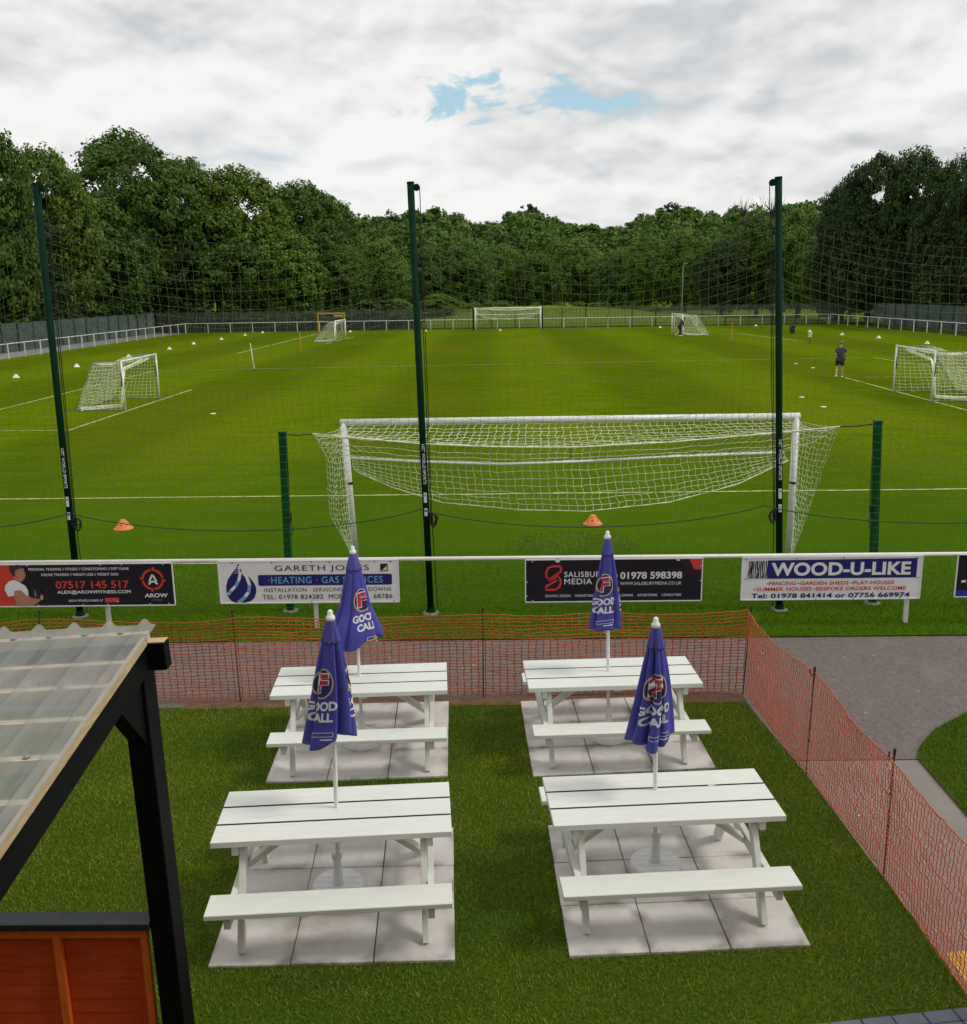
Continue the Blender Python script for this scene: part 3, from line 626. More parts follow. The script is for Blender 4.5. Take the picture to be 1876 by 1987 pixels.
T('broadleaf_tree', 'dark tree at the left end of the right-hand row', 1612, 122, 352, 130, LEAF_DARK, 2, group=GR)
T('broadleaf_tree', 'dark round-topped tree above the man in the charcoal shirt', 1660, 116, 318, 150, LEAF_DARK, 0, group=GR)
T('broadleaf_tree', 'dark tall tree in the middle of the right-hand row', 1735, 112, 308, 150, LEAF_DARK, 1, group=GR)
T('broadleaf_tree', 'dark tree with the dip in the right skyline', 1805, 106, 328, 140, LEAF_DARK, 2, group=GR)
T('broadleaf_tree', 'dark tree at the right edge of the picture, tallest there', 1885, 98, 276, 170, LEAF_DARK, 0, group=GR)
T('broadleaf_tree', 'shaded leafy tree low over the palisade right of the right net post', 1600, 126, 455, 140, LEAF_MID, 3, group=GR)
T('broadleaf_tree', 'very dark low tree over the palisade behind the man', 1700, 116, 440, 170, LEAF_DARK, 3, group=GR)
T('broadleaf_tree', 'deep green low tree over the palisade at the right edge', 1845, 102, 430, 190, LEAF_DARK, 3, group=GR)
# leafless twiggy tops showing over the wood
for px, lab, hh in ((1418, 'thin pale twiggy tree top on the skyline left of the bare one', 1.0), (1470, 'thin bare-branched tree top on the skyline near the right net post', 1.15)):
    Y = 170; x = PX(px, Y); z1 = ytop_to_z(px, 392 if hh > 1.1 else 396, Y); zb = hill_z(x, Y); t = thing('bare_tree', lab, 'tree', (x, Y, zb)); rnd = random.Random(px)
    H = z1 - zb; mb = MB(); mb.tube([(0, 0, 0), (0, 0, H * .8)], [0.22, 0.10], 6); build('trunk', mb, BARK, t)
    mb = MB()
    for i in range(34):
        a = rnd.uniform(0, 6.28); q = rnd.uniform(.4, 2.2); z = H * rnd.uniform(.72, .86); z2 = H * rnd.uniform(.88, 1.0)
        mb.tube([(0, 0, z), (math.cos(a) * q * .6, math.sin(a) * q * .6, (z + z2) / 2), (math.cos(a) * q, math.sin(a) * q, z2)], [0.06, 0.04, 0.02], 4)
    build('crown', mb, BARK, t)
# the wood on the hillside reads as one mass
SK = [(560, 420), (690, 424), (760, 420), (800, 416), (860, 412), (930, 432), (1020, 411), (1080, 428), (1140, 440), (1205, 437), (1290, 408), (1340, 416), (1420, 408), (1500, 406), (1580, 400), (1700, 400)]
rnd = random.Random(8); parts = []
for Y, drop, step, lf in ((172, 34, 52, .066), (196, 16, 50, .070), (232, 0, 46, .076), (238, 3, 50, .076)):
    px = 600 + rnd.uniform(0, 30)
    while px < 1680:
        yt = np.interp(px, [s[0] for s in SK], [s[1] for s in SK]) + drop + rnd.uniform(-3, 12); x = PX(px, Y + rnd.uniform(-5, 5)); zb = hill_z(x, Y) - 0.5
        H = ytop_to_z(px, yt, Y) - zb; Rr = rnd.uniform(78, 104) / 2 / 1870 * Y
        V = crown_geo(int(px * 7 + Y), 15, 36, 10, lf, low=.05, H=2.2); V = V * np.array([Rr, Rr, H / 2.2]) + np.array([x, Y, zb]); parts.append(V); px += step * rnd.uniform(.8, 1.2)
V = np.concatenate(parts); wood = struct(np_mesh('woodland', V, quads(V), LEAF_FAR), 'stuff'); wood['label'] = 'dense green hillside wood filling the far end'
# distant darker clump on the ridge
parts = []
for px, yt, w in ((1235, 425, 60), (1285, 406, 70), (1322, 416, 50), (1020, 409, 90), (985, 422, 60)):
    Y = 300; x = PX(px, Y); zb = hill_z(x, Y); H = ytop_to_z(px, yt, Y) - zb; Rr = w / 2 / 1870 * Y
    V = crown_geo(px, 14, 36, 10, .08, low=.05, H=2.2) * np.array([Rr, Rr, H / 2.2]) + np.array([x, Y, zb]); parts.append(V)
V = np.concatenate(parts); o = struct(np_mesh('distant_trees', V, quads(V), LEAF_DARK), 'stuff'); o['label'] = 'dark distant trees on the ridge'
# undergrowth behind the palisades
parts = []; rnd = random.Random(12)
for i in range(46):
    if i < 16: x, Y = -43.5 - rnd.uniform(0, 2.5), 70 + i * 3.2
    elif i < 30: x, Y = 47 + rnd.uniform(0, 2.5), 74 + (i - 16) * 3.3
    else: x, Y = -40 + (i - 30) * 1.9, 118.5 + rnd.uniform(0, 3)
    r = rnd.uniform(2.0, 3.4); h = rnd.uniform(2.6, 5.0) if i < 30 else rnd.uniform(1.6, 3.6)
    V = crown_geo(i + 300, 9, 26, 11, .085, low=0.0, H=1.4) * np.array([r, r, h / 1.4]) + np.array([x, Y, -.1]); parts.append(V)
V = np.concatenate(parts); o = struct(np_mesh('undergrowth', V, quads(V), LEAF_DARK), 'stuff'); o['label'] = 'dark undergrowth behind the palisade'
# grassy tussocks on the mound
parts = []
for i in range(22):
    x, Y = rnd.uniform(-12, 24), rnd.uniform(140, 147); r = rnd.uniform(.8, 2.2)
    parts.append(crown_geo(i + 700, 6, 14, 10, .09, low=0, H=1.0) * np.array([r, r, rnd.uniform(.5, 1.3)]) + np.array([x, Y, hill_z(x, Y) - .1]))
V = np.concatenate(parts); o = struct(np_mesh('bramble_cover', V, quads(V), LEAF_LIGHT), 'stuff'); o['label'] = 'low brambles on the grassy mound'

# the clubhouse the picture is taken from: it keeps the sky off everything that faces it
mb = MB(); mb.box((0.5, -5.2, 2.9), (30, 8, 5.8)); mb.cur = 1; mb.add([(-15, -1.0, 5.8), (16, -1.0, 5.8), (16, -5.2, 7.4), (-15, -5.2, 7.4), (-15, -9.5, 5.8), (16, -9.5, 5.8)], [(0, 1, 2, 3), (3, 2, 5, 4), (1, 5, 2), (0, 3, 4)])
struct(build('clubhouse_wall', mb, [BRICK, PLASTIC_BLACK]))

# ================================================================== NET POSTS AND BALL-STOP NET
POSTS = [(-5.99, -5.93, 5.89), (-0.96, -1.07, 5.83), (3.99, 3.66, 5.82)]
plabels = ['tall dark green net post in front of the left trees', 'tall dark green net post in the middle, crossing the white goal', 'tall dark green net post on the right, by the right goal upright']
tv = text_geo('NET WORLD SPORTS', 0.02)
for (bx, tx, zt), lab, sgn in zip(POSTS, plabels, (1, 1, -1)):
    t = thing('net_post', lab, 'net post', (bx, 13.06, 0), group='net posts'); dx = tx - bx
    at = lambda z: Vector((dx * z / zt, 0, z))
    mb = MB(); mb.tube([at(0), at(zt)], 0.046, 14); build('pole', mb, GREEN_STEEL, t, True)
    mb = MB(); mb.tube([at(zt - .004), at(zt + .02)], 0.049, 14); build('cap', mb, GREEN_STEEL, t)
    mb = MB(); c = at(zt - .05) + Vector((sgn * .075, 0, 0)); mb.tube([c + Vector((0, -.02, 0)), c + Vector((0, .02, 0))], 0.045, 14); mb.box(c - Vector((sgn * .03, 0, 0)), (.06, .05, .05)); build('pulley', mb, GREEN_STEEL, t)
    mb = MB(); mb.tube([at(zt - .05) + Vector((sgn * .115, 0, 0)), at(3.0) + Vector((sgn * .095, .0, 0)), at(1.45) + Vector((sgn * .075, 0, 0))], 0.006, 5); mb.tube([at(zt - .3) + Vector((sgn * .085, 0.01, 0)), at(1.45) + Vector((sgn * .062, 0, 0))], 0.006, 5); mb.tube([at(1.40) + Vector((sgn * .075, 0, 0)), at(.05) + Vector((sgn * .10, 0, 0))], 0.007, 5); build('halyard', mb, BLACK_ROPE, t)
    mb = MB(); c = at(1.40) + Vector((sgn * .07, -.02, 0))
    mb.box(c, (.045, .05, .13)); rnd = random.Random(int(bx * 10))
    for k in range(5):
        w = rnd.uniform(.03, .07); h = rnd.uniform(.10, .2); mb.tube([c + Vector((sgn * (.03 + w * math.sin(q)) + .0, -.01 * k, -h * .5 - h * .5 * math.cos(q) + .05)) for q in np.linspace(0, 6.28, 11)], 0.007, 4)
    build('cleat', mb, BLACK_ROPE, t)
    mb = MB(); mb.lathe([(.075, -.02), (.07, .03), (.055, .06), (.05, .10)], 14); build('socket', mb, GREEN_STEEL, t)
    mb = MB(); mb.lathe([(.13, -.03), (.12, .006), (.10, .016), (.06, .02)], 9); build('footing', mb, CONCRETE, t)
    # lettering runs down the shaft
    f = fit(tv[0], 0, 0.56, -0.020, 0.020); mb = MB(); vs = []
    for u, w in f:
        z = 2.44 - u; a = w / 0.047 + 0.10; p = at(z); vs.append((p.x + 0.0475 * math.sin(a), -0.0475 * math.cos(a), z))
    mb.add(vs, tv[1]); build('lettering', mb, LETTER_WHITE, t)
    for z0, z1 in ((1.62, 1.76), (1.43, 1.54)):
        mb = MB(); vs = [];
        for z in (z0, z1):
            for a in (-.45, -.15, .15, .45): p = at(z); vs.append((p.x + .0478 * math.sin(a), -.0478 * math.cos(a), z))
        mb.add(vs, [(i, i + 1, i + 5, i + 4) for i in range(3)]); st = build('sticker', mb, LETTER_WHITE, t)
        mb = MB(); p = at(z1 - .03); mb.add([(p.x - .012, -.0486, z1 - .05), (p.x + .012, -.0486, z1 - .05), (p.x + .004, -.0488, z1 - .015)], [(0, 1, 2)]); build('print', mb, GREEN_POST, st)
# the net itself
att = [(-11.1, 5.62)] + [(b + (a - b) * 1.0 * (5.5 / zt) , 5.52) for b, a, zt in POSTS] + [(9.2, 5.45)]
att = [(-11.2, 5.6), (-5.94, 5.55), (-1.06, 5.49), (3.68, 5.43), (8.9, 5.4)]
mids = [4.95, 5.12, 5.0, 4.92]
lines = []; rows = np.arange(0, 46); g = np.random.default_rng(6)
t = thing('ball_stop_net', 'fine green mesh ball-stop net strung between the tall net posts', 'net', (0, 13.06, 0))
for (xa, za), (xb, zb), zm in zip(att[:-1], att[1:], mids):
    nn = max(2, int(round((xb - xa) / 0.122))); u = np.linspace(0, 1, nn + 1); bow = 4 * u * (1 - u)
    top = za + (zb - za) * u - ((za + zb) / 2 - zm) * bow
    G_ = np.zeros((len(rows), nn + 1, 3))
    for r in rows:
        q = r / (len(rows) - 1.0)
        sag = ((za + zb) / 2 - zm) * (1 - q) ** 0.8 + 0.30 * q * (1 - q) * 1.6
        z = (za + (zb - za) * u) * (1 - q) + 0.10 * q - sag * bow
        G_[r, :, 0] = xa + (xb - xa) * u + 0.012 * np.sin(r * 0.7 + u * 9) ; G_[r, :, 1] = 13.06 + 0.05 * bow * np.sin(r * .35); G_[r, :, 2] = z
    G_ += g.normal(0, 0.004, G_.shape)
    for r in rows[1:]: lines.append(G_[r])
    for k in range(nn + 1): lines.append(G_[:, k])
V, F = strands(lines, 0.0020, 3); np_mesh('mesh', V, F, NET_GREEN, t, world=True)
tops = []; mid_r = []
for (xa, za), (xb, zb), zm in zip(att[:-1], att[1:], mids):
    u = np.linspace(0, 1, 24); bow = 4 * u * (1 - u)
    tops.append(np.stack([xa + (xb - xa) * u, np.full(24, 13.06), za + (zb - za) * u - ((za + zb) / 2 - zm) * bow], 1))
    mid_r.append(np.stack([xa + (xb - xa) * u, np.full(24, 13.0), 1.53 - 0.28 * bow ** 0.85], 1))
V, F = strands(tops, 0.0055, 5); np_mesh('top_rope', V, F, BLACK_ROPE, t, world=True)
V, F = strands(mid_r, 0.0075, 5); np_mesh('lower_rope', V, F, ROPE_GREEN, t, world=True)

# ================================================================== FULL SIZE GOALS
def patch(A, B, m, cells_u, zig=0.0, sag=0.0, seed=0):
    """strands of a net between polyline A (n,3) and B (n,3)"""
    A, B = np.asarray(A, float), np.asarray(B, float)
    def res(P, n):
        d = np.r_[0, np.cumsum(np.linalg.norm(np.diff(P, axis=0), axis=1))]; s = np.linspace(0, d[-1], n); return np.stack([np.interp(s, d, P[:, k]) for k in range(3)], 1)
    A, B = res(A, cells_u + 1), res(B, cells_u + 1); q = np.linspace(0, 1, m + 1)[:, None, None]
    G_ = A[None] * (1 - q) + B[None] * q; G_[:, :, 2] -= sag * 4 * (q * (1 - q))[:, :, 0]
    L_ = np.linalg.norm(A[1] - A[0]) if cells_u else .1
    s = ((-1) ** np.arange(m + 1))[:, None] * np.ones(cells_u + 1)[None]
    dirv = (A[-1] - A[0]) / (np.linalg.norm(A[-1] - A[0]) + 1e-9)
    G_[:, 1:-1] += (zig * L_ * s[:, 1:-1])[:, :, None] * dirv
    G_ += np.random.default_rng(seed).normal(0, 0.007, G_.shape)
    return [G_[i] for i in range(m + 1)] + [G_[:, k] for k in range(cells_u + 1)]
def P3(*p): return np.array(p, float)
gl = thing('football_goal', 'large white full-size goal nearest the camera, its net hitched up at the back', 'goal', (1.2, 15.7, 0), group='full-size goals')
LT, RT = Vector((-2.50, 15.7, 2.39)), Vector((4.89, 15.7, 2.40)); LB, RB = Vector((-2.40, 15.7, 0)), Vector((4.90, 15.7, 0))
mb = MB(); mb.tube([LT + Vector((-.055, 0, 0)), RT + Vector((.055, 0, 0))], 0.055, 12); build('crossbar', mb, WHITE_METAL, gl, True, True)
for a, b in ((LB, LT), (RB, RT)):
    mb = MB(); mb.tube([a, b], 0.056, 12); build('upright', mb, WHITE_METAL, gl, True, True)
for p in ((-2.36 - .09, 15.7, 1.38), (4.9, 15.7, 1.30)):
    mb = MB(); mb.tube([(p[0], p[1], p[2] - .02), (p[0], p[1], p[2] + .02)], 0.062, 12); build('strap', mb, PLASTIC_BLACK, gl, False, True)
bar = [P3(-2.46, 15.66, 2.34), P3(1.2, 15.66, 2.34), P3(4.86, 15.66, 2.35)]
fold = [P3(-2.72, 14.1, 2.44), P3(-2.2, 14.12, 2.38), P3(-1.1, 14.1, 2.27), P3(0, 14.1, 2.21), P3(1.1, 14.1, 2.19), P3(2.56, 14.1, 2.25), P3(4.25, 14.1, 2.38), P3(5.04, 14.1, 2.45)]
tube_ = [P3(-2.37, 15.5, 1.83), P3(-1.14, 14.6, 1.91), P3(.04, 14.15, 1.94), P3(1.1, 14.05, 1.98), P3(2.62, 14.4, 1.98), P3(4.65, 15.5, 1.84)]
hem = [P3(-2.33, 15.5, 1.63), P3(-1.67, 15, 1.44), P3(-.83, 14.5, 1.29), P3(.28, 14.15, 1.25), P3(1.35, 14.05, 1.23), P3(2.62, 14.3, 1.30), P3(3.78, 14.9, 1.44), P3(4.75, 15.5, 1.71)]
ls = patch(bar, fold, 10, 62, .16, .10, 1) + patch(fold, tube_, 4, 62, .14, 0.05, 2) + patch(tube_, hem, 7, 62, .10, 0.04, 3)
lpost = [P3(-2.49, 15.68, 2.34), P3(-2.46, 15.68, 1.6), P3(-2.43, 15.68, .9), P3(-2.41, 15.66, .25)]
lout = [P3(-2.72, 14.1, 2.44), P3(-2.61, 14.6, 1.98), P3(-2.67, 14.9, 1.35), P3(-2.70, 15.1, .97), P3(-2.49, 15.5, .32)]
rpost = [P3(4.9, 15.68, 2.34), P3(4.9, 15.68, 1.6), P3(4.91, 15.68, .9), P3(4.91, 15.66, .12)]
rout = [P3(5.04, 14.1, 2.45), P3(4.99, 14.5, 1.83), P3(4.96, 15.0, .99), P3(4.94, 15.6, .10)]
ls += patch(lpost, lout, 9, 22, .22, .05, 4) + patch(rpost, rout, 9, 24, .18, .03, 5)
lac = [np.array([[x, 15.7 - .06 * math.sin(q), 2.39 + .06 * math.cos(q) + (x + 2.5) * .0013] for q in np.linspace(.3, 3.2, 6)]) for x in np.arange(-2.4, 4.85, .118)]
V, F = strands(ls + lac, 0.0043, 3); np_mesh('net', V, F, CORD_WHITE, gl, world=True)
V, F = strands([np.array(fold)], 0.012, 6); np_mesh('net_rope', V, F, CORD_WHITE, gl, world=True)
V, F = strands([np.array(hem)], 0.007, 5); np_mesh('net_hem', V, F, CORD_WHITE, gl, world=True)
mb = MB(); mb.tube([Vector(p) for p in tube_], 0.021, 8); build('lift_tube', mb, WHITE_METAL, gl, True, True)
mb = MB(); mb.tube([(1.1, 14.1, 2.19), (1.1, 14.06, 1.98)], 0.006, 4); build('cord', mb, BLACK_ROPE, gl, False, True)
# square green posts that hold the net out
for (bx, tx, y, zt, tip), lab, sg in zip([(-3.0, -2.96, 13.22, 2.58, (-2.72, 14.1, 2.44)), (5.39, 5.27, 13.3, 2.62, (5.04, 14.1, 2.45))],
        ['short green net support post left of the white goal', 'short green net support post right of the white goal'], (1, -1)):
    t = thing('net_support_post', lab, 'post', (bx, y, 0), group='short green net support posts'); dx = tx - bx
    mb = MB(); mb.bar((0, 0, 0), (dx, 0, zt), .10, .10); build('pole', mb, GREEN_POST, t, bevel=.012)
    mb = MB(); mb.box((dx, 0, zt + .012), (.108, .108, .024)); build('cap', mb, GREEN_POST, t)
    mb = MB(); mb.tube([Vector((dx + sg * .05, 0, zt - .04)), Vector((dx + sg * .05, -.055, 1.42)), Vector((dx * .5 + sg * .055, -.06, 1.3))], .006, 5); mb.box((dx * .6 + sg * .065, -.05, 1.40), (.035, .04, .11)); mb.tube([(dx * .6 + sg * .075, -.06, 1.36), (dx * .6 + sg * .09, -.06, 1.2), (dx * .6 + sg * .07, -.06, 1.13)], .006, 4); build('cleat', mb, BLACK_ROPE, t)
    tp = Vector(tip) - Vector((bx, y, 0)); mb = MB(); mb.tube([Vector((dx, .04, zt - .02)), (Vector((dx, .04, zt - .02)) + tp) / 2 - Vector((0, 0, .015)), tp], .009, 5); build('guy_cord', mb, BLACK_ROPE, t)
    mb = MB(); mb.lathe([(.13, -.03), (.12, .006), (.10, .016), (.07, .02)], 9); build('footing', mb, CONCRETE, t)
# far goal
fg = thing('football_goal', 'small-looking distant full-size white goal at the far end of the pitch', 'goal', (1.45, 108.6, 0), group='full-size goals')
mb = MB(); mb.tube([(-2.2, 108.6, 2.39), (5.1, 108.6, 2.39)], .075, 8); build('crossbar', mb, WHITE_METAL, fg, True, True)
for x in (-2.14, 5.04): mb = MB(); mb.tube([(x, 108.6, 0), (x, 108.6, 2.39)], .085, 8); build('upright', mb, WHITE_METAL, fg, True, True)
for x in (-2.42, 5.32): mb = MB(); mb.tube([(x, 110.2, 0), (x, 110.2, 2.5)], .085, 6); build('net_support', mb, GREEN_STEEL, fg, True, True)
fb = [P3(-2.1, 108.65, 2.35), P3(5, 108.65, 2.35)]; ff = [P3(-2.4, 110.2, 2.45), P3(0, 110.2, 2.2), P3(1.45, 110.2, 2.13), P3(3, 110.2, 2.2), P3(5.3, 110.2, 2.45)]
fh = [P3(-2.1, 108.9, 1.9), P3(-1.2, 110, 1.35), P3(1.45, 110.4, 1.12), P3(4.1, 110, 1.35), P3(5, 108.9, 1.9)]
V, F = strands(patch(fb, ff, 6, 34, 0, .1, 1) + patch(ff, fh, 8, 34, 0, 0, 2), .008, 3); np_mesh('net', V, F, CORD_WHITE, fg, world=True)
V, F = strands([np.array(ff), np.array(fh), np.array([P3(-2.1, 109.3, 1.7), P3(1.45, 110.3, 1.62), P3(5, 109.3, 1.75)])], .04, 4); np_mesh('net_rope', V, F, CORD_WHITE, fg, world=True)

# ================================================================== SMALL GOALS
def small_goal(label, a, b, H, out, topd=1.1, based=2.05, r=.04, sr=.0075, cell=.16, foldfrom=0, black=True):
    a, b, o = Vector((a[0], a[1], 0)), Vector((b[0], b[1], 0)), Vector((out[0], out[1], 0)); Z = Vector((0, 0, 1))
    t = thing('training_goal', label, 'goal', (a + b) / 2, group='small training goals')
    mb = MB(); mb.tube([a + Z * H, b + Z * H], r, 8); build('crossbar', mb, WHITE_METAL, t, True, True)
    for p in (a, b):
        mb = MB(); mb.tube([p, p + Z * (H + r)], r, 8); build('upright', mb, WHITE_METAL, t, True, True)
        if black: mb = MB(); mb.tube([p + Z * H * .50 + o * .03, p + Z * H * .78 + o * .03], r * 1.02, 6); build('sleeve', mb, PLASTIC_BLACK, t, True, True)
    mb = MB()
    for p in (a, b): mb.tube([p + Z * H, p + o * topd + Z * H * .985, p + o * based + Z * .04], r * .42, 6); mb.tube([p + Z * .03, p + o * based + Z * .03], r * .5, 6)
    mb.tube([a + o * based + Z * .04, b + o * based + Z * .04], r * .6, 6); build('net_frame', mb, GREY_STEEL, t, True, True)
    A = lambda *p: [np.array(tuple(q)) for q in p]; nu = int((b - a).length / cell); ls = []
    ls += patch(A(a + Z * H, b + Z * H), A(a + o * topd + Z * H * .98, (a + b) / 2 + o * topd + Z * H * .90, b + o * topd + Z * H * .98), 6, nu, 0, .12, 1)
    ls += patch(A(a + o * topd + Z * H * .98, (a + b) / 2 + o * topd + Z * H * .90, b + o * topd + Z * H * .98), A(a + o * based + Z * .05, b + o * based + Z * .05), 12, nu, 0, 0.02, 2)
    for p, s in ((a, 3), (b, 4)): ls += patch(A(p + Z * H, p + Z * .05), A(p + o * topd + Z * H * .98, p + o * based + Z * .05), 10, 13, .05, .03, s)
    V, F = strands(ls, sr, 3); np_mesh('net', V, F, CORD_WHITE, t, world=True)
    c, d = (a, b) if foldfrom == 0 else (b, a)
    P = [d.lerp(c, .25) + Z * H * .97, d.lerp(c, .65) + o * .45 + Z * H * .80, c.lerp(d, .12) + o * .22 + Z * H * .55, c + o * .12 + Z * H * .12, c.lerp(d, .1) + o * 1.0 + Z * .12, c + o * (based - .2) + Z * .10]
    V, F = strands([np.array([tuple(p) for p in P]) + np.array(k) for k in ((0, 0, 0), (.03, .02, -.04), (-.02, .03, .03), (.02, -.04, -.07))], .022, 5); np_mesh('net_bundle', V, F, CORD_WHITE, t, world=True)
small_goal('small white training goal on the left, nearest of the left-hand ones', (-14.65, 37.9), (-14.80, 42.3), 1.92, (-1, .02), topd=1.15, based=2.0)
small_goal('small white training goal cut by the right edge of the picture', (16.80, 37.4), (16.86, 41.2), 1.92, (1, 0), topd=1.5, based=2.6, foldfrom=0)
small_goal('distant small white training goal beside the yellow frame', (-14.40, 88.3), (-14.10, 92.2), 1.85, (-1, .1), topd=.6, based=2.2, r=.06, sr=.008, cell=.36, black=False)
small_goal('distant small white training goal with a person bending at its mouth', (17.30, 90.8), (17.05, 94.8), 1.92, (1, 0), topd=1.4, based=2.6, r=.06, sr=.008, cell=.36, black=False)
t = thing('goal_frame', 'yellow goal frame standing behind the far rail on the left', 'goal', (-18.9, 113.2, 0))
mb = MB(); mb.box((-1.53, 0, 1.0), (.16, .12, 2.0)); build('upright', mb, OCHRE, t); mb = MB(); mb.box((1.53, 0, 1.0), (.16, .12, 2.0)); build('upright', mb, OCHRE, t)
mb = MB(); mb.box((0, 0, 2.0), (3.2, .14, .16)); build('crossbar', mb, OCHRE, t); mb = MB(); mb.box((.85, -.1, 1.72), (1.0, .04, .2)); build('name_board', mb, YELLOW, t)
mb = MB()
for z in (.5, 1.0, 1.5): mb.bar((-1.45, .3, z), (1.45, .3, z), .03, .03, (0, 0, 1))
build('net_bars', mb, OCHRE, t)

# ================================================================== CONES, DISCS, POLES, BIN
cl = ['nearest of the row of white marker cones down the left', 'second white marker cone from the near end of the left row', 'white marker cone just behind the left training goal', 'fourth white marker cone up the left row', 'fifth white marker cone up the left row',
      'sixth white marker cone up the left row, before the white pole', 'seventh white marker cone up the left row', 'farthest white marker cone of the left row, near the corner', 'white marker cone beside the far rail left of the right net post', 'white marker cone above the white training flag',
      'white marker cone straight above the man in the charcoal shirt', 'white marker cone between the man and the right training goal', 'white marker cone just above the right training goal', 'tiny white cone left of the distant goal near the yellow frame', 'tiny white cone beside the middle net post at the far end',
      'tiny white cone on the line in front of the distant goal', 'tiny white cone left of the distant right-hand small goal']
cp = [(-26.93, 54.15), (-26.75, 61.8), (-26.8, 70.9), (-26.85, 80.1), (-27.2, 87.8), (-26.9, 95.8), (-26.75, 104.4), (-26.3, 110.5), (29.3, 110.5), (30.4, 95), (31.2, 88.4), (32.2, 82.5), (32.5, 73.9), (-16.3, 110), (-7.7, 108.8), (.55, 107.6), (18.4, 109.5)]
def cone_mb(r, h):
    mb = MB(); mb.lathe([(r, 0), (r * .97, .012), (r * .90, .02), (r * .62, h * .45), (r * .30, h * .93), (r * .22, h), (r * .14, h)], 16); return mb
proto = None
for (x, y), lab in zip(cp, cl):
    if proto is None: o = proto = build('marker_cone', cone_mb(.21, .20), CONE_WHITE, smooth=False)
    else: o = proto.copy(); COL.objects.link(o)
    o.location = (x, y, 0.002); s = 1.0 if y < 100 else .9; o.scale = (s, s, s); tag(o, lab, 'cone', 'white marker cones on the pitch')
for (x, y), lab, rz in (((-7.34, 18.3), 'orange cone with holes on the grass at the left', .2), ((1.86, 18.25), 'orange cone with holes on the grass in front of the goal', 1.1)):
    t = thing('training_cone', lab, 'cone', (x, y, 0.002), rz, 'orange training cones')
    mb = MB(); mb.lathe([(.19, 0), (.19, .008), (.178, .014), (.11, .095), (.05, .175), (.045, .18), (.03, .18)], 20); build('body', mb, CONE_ORANGE, t)
    for k in range(6):
        a = k * 1.047 - 1.8; M = Matrix.Rotation(a, 4, 'Z') @ Matrix.Translation((.1175, 0, .092)) @ Matrix.Rotation(R(50), 4, 'Y'); mb = MB()
        vs = [M @ Vector((.014 * math.cos(q), .014 * math.sin(q), 0)) for q in np.linspace(0, 6.283, 11)[:-1]]; mb.add(vs, [tuple(range(10))]); build('hole', mb, SIGN_BLACK, t)
dl = [((-10.78, 36.5), 'flat pale marker disc right of the left net post'), ((12.48, 39.5), 'flat pale marker disc below the man, upper of two'), ((12.27, 36.2), 'flat pale marker disc below the man, lower of two'), ((17.43, 56.6), 'flat pale marker disc between the right net post and the man'), ((17.45, 53.6), 'faint flat marker disc just left of the man'), ((-14.8, 27.9), 'flat white marker disc cut by the left edge')]
proto = None
for (x, y), lab in dl:
    if proto is None: mb = MB(); mb.lathe([(.115, 0), (.115, .006), (.09, .018), (.05, .028), (.04, .028)], 14); o = proto = build('marker_disc', mb, CONE_WHITE)
    else: o = proto.copy(); COL.objects.link(o)
    o.location = (x, y, .002); tag(o, lab, 'marker', 'flat marker discs')
def pole(name, label, x, y, h, lean, m, r=.03, base=None):
    t = thing(name, label, 'pole', (x, y, 0)); mb = MB(); mb.tube([(0, 0, 0), (lean, 0, h)], r, 7); build('shaft', mb, m, t)
    mb = MB(); mb.lathe([(.10, 0), (.10, .02), (.04, .05), (.03, .05)], 10); build('foot', mb, base or PLASTIC_BLACK, t); return t
pole('slalom_pole', 'white slalom pole standing on the left half of the pitch', -14.4, 57.8, 1.55, -.13, CONE_WHITE, .035)
pole('slalom_pole', 'ochre slalom pole in the grass left of the middle net post', -14.69, 73.6, 1.55, -.03, OCHRE, .035)
pole('slalom_pole', 'ochre slalom pole in the grass right of the distant right-hand goal', 19.4, 80.5, 1.55, 0, OCHRE, .04)
t = pole('training_flag', 'short stake with a white cross-shaped flag near the bin', 24.14, 75.3, .55, 0, RUST, .025)
mb = MB(); mb.box((0, 0, .70), (.16, .03, .34)); mb.box((-.12, 0, .80), (.10, .03, .12)); mb.box((.13, 0, .80), (.10, .03, .12)); mb.box((-.10, 0, .60), (.10, .03, .10)); mb.box((.10, 0, .60), (.10, .03, .10)); build('flag', mb, CONE_WHITE, t)
t = thing('bin', 'black plastic bin standing on the grass right of the right net post', 'bin', (27.96, 92.5, 0))
mb = MB(); mb.lathe([(.21, 0), (.22, .02), (.27, .66), (.26, .66), (.21, .05)], 20); build('body', mb, PLASTIC_BLACK, t); mb = MB(); mb.lathe([(.29, .64), (.30, .68), (.29, .72), (.265, .72), (.265, .65)], 20); build('rim', mb, PLASTIC_BLACK, t)
t = thing('lamp_column', 'thin grey lamp column among the trees beyond the far palisade', 'lamp', (23.5, 124, 0)); mb = MB(); mb.tube([(0, 0, 0), (0, 0, 6.8), (.1, 0, 7.2)], [.08, .06, .05], 7); build('column', mb, GREY_STEEL, t); mb = MB(); mb.box((.3, 0, 7.25), (.55, .2, .12)); build('lantern', mb, GREY_STEEL, t)

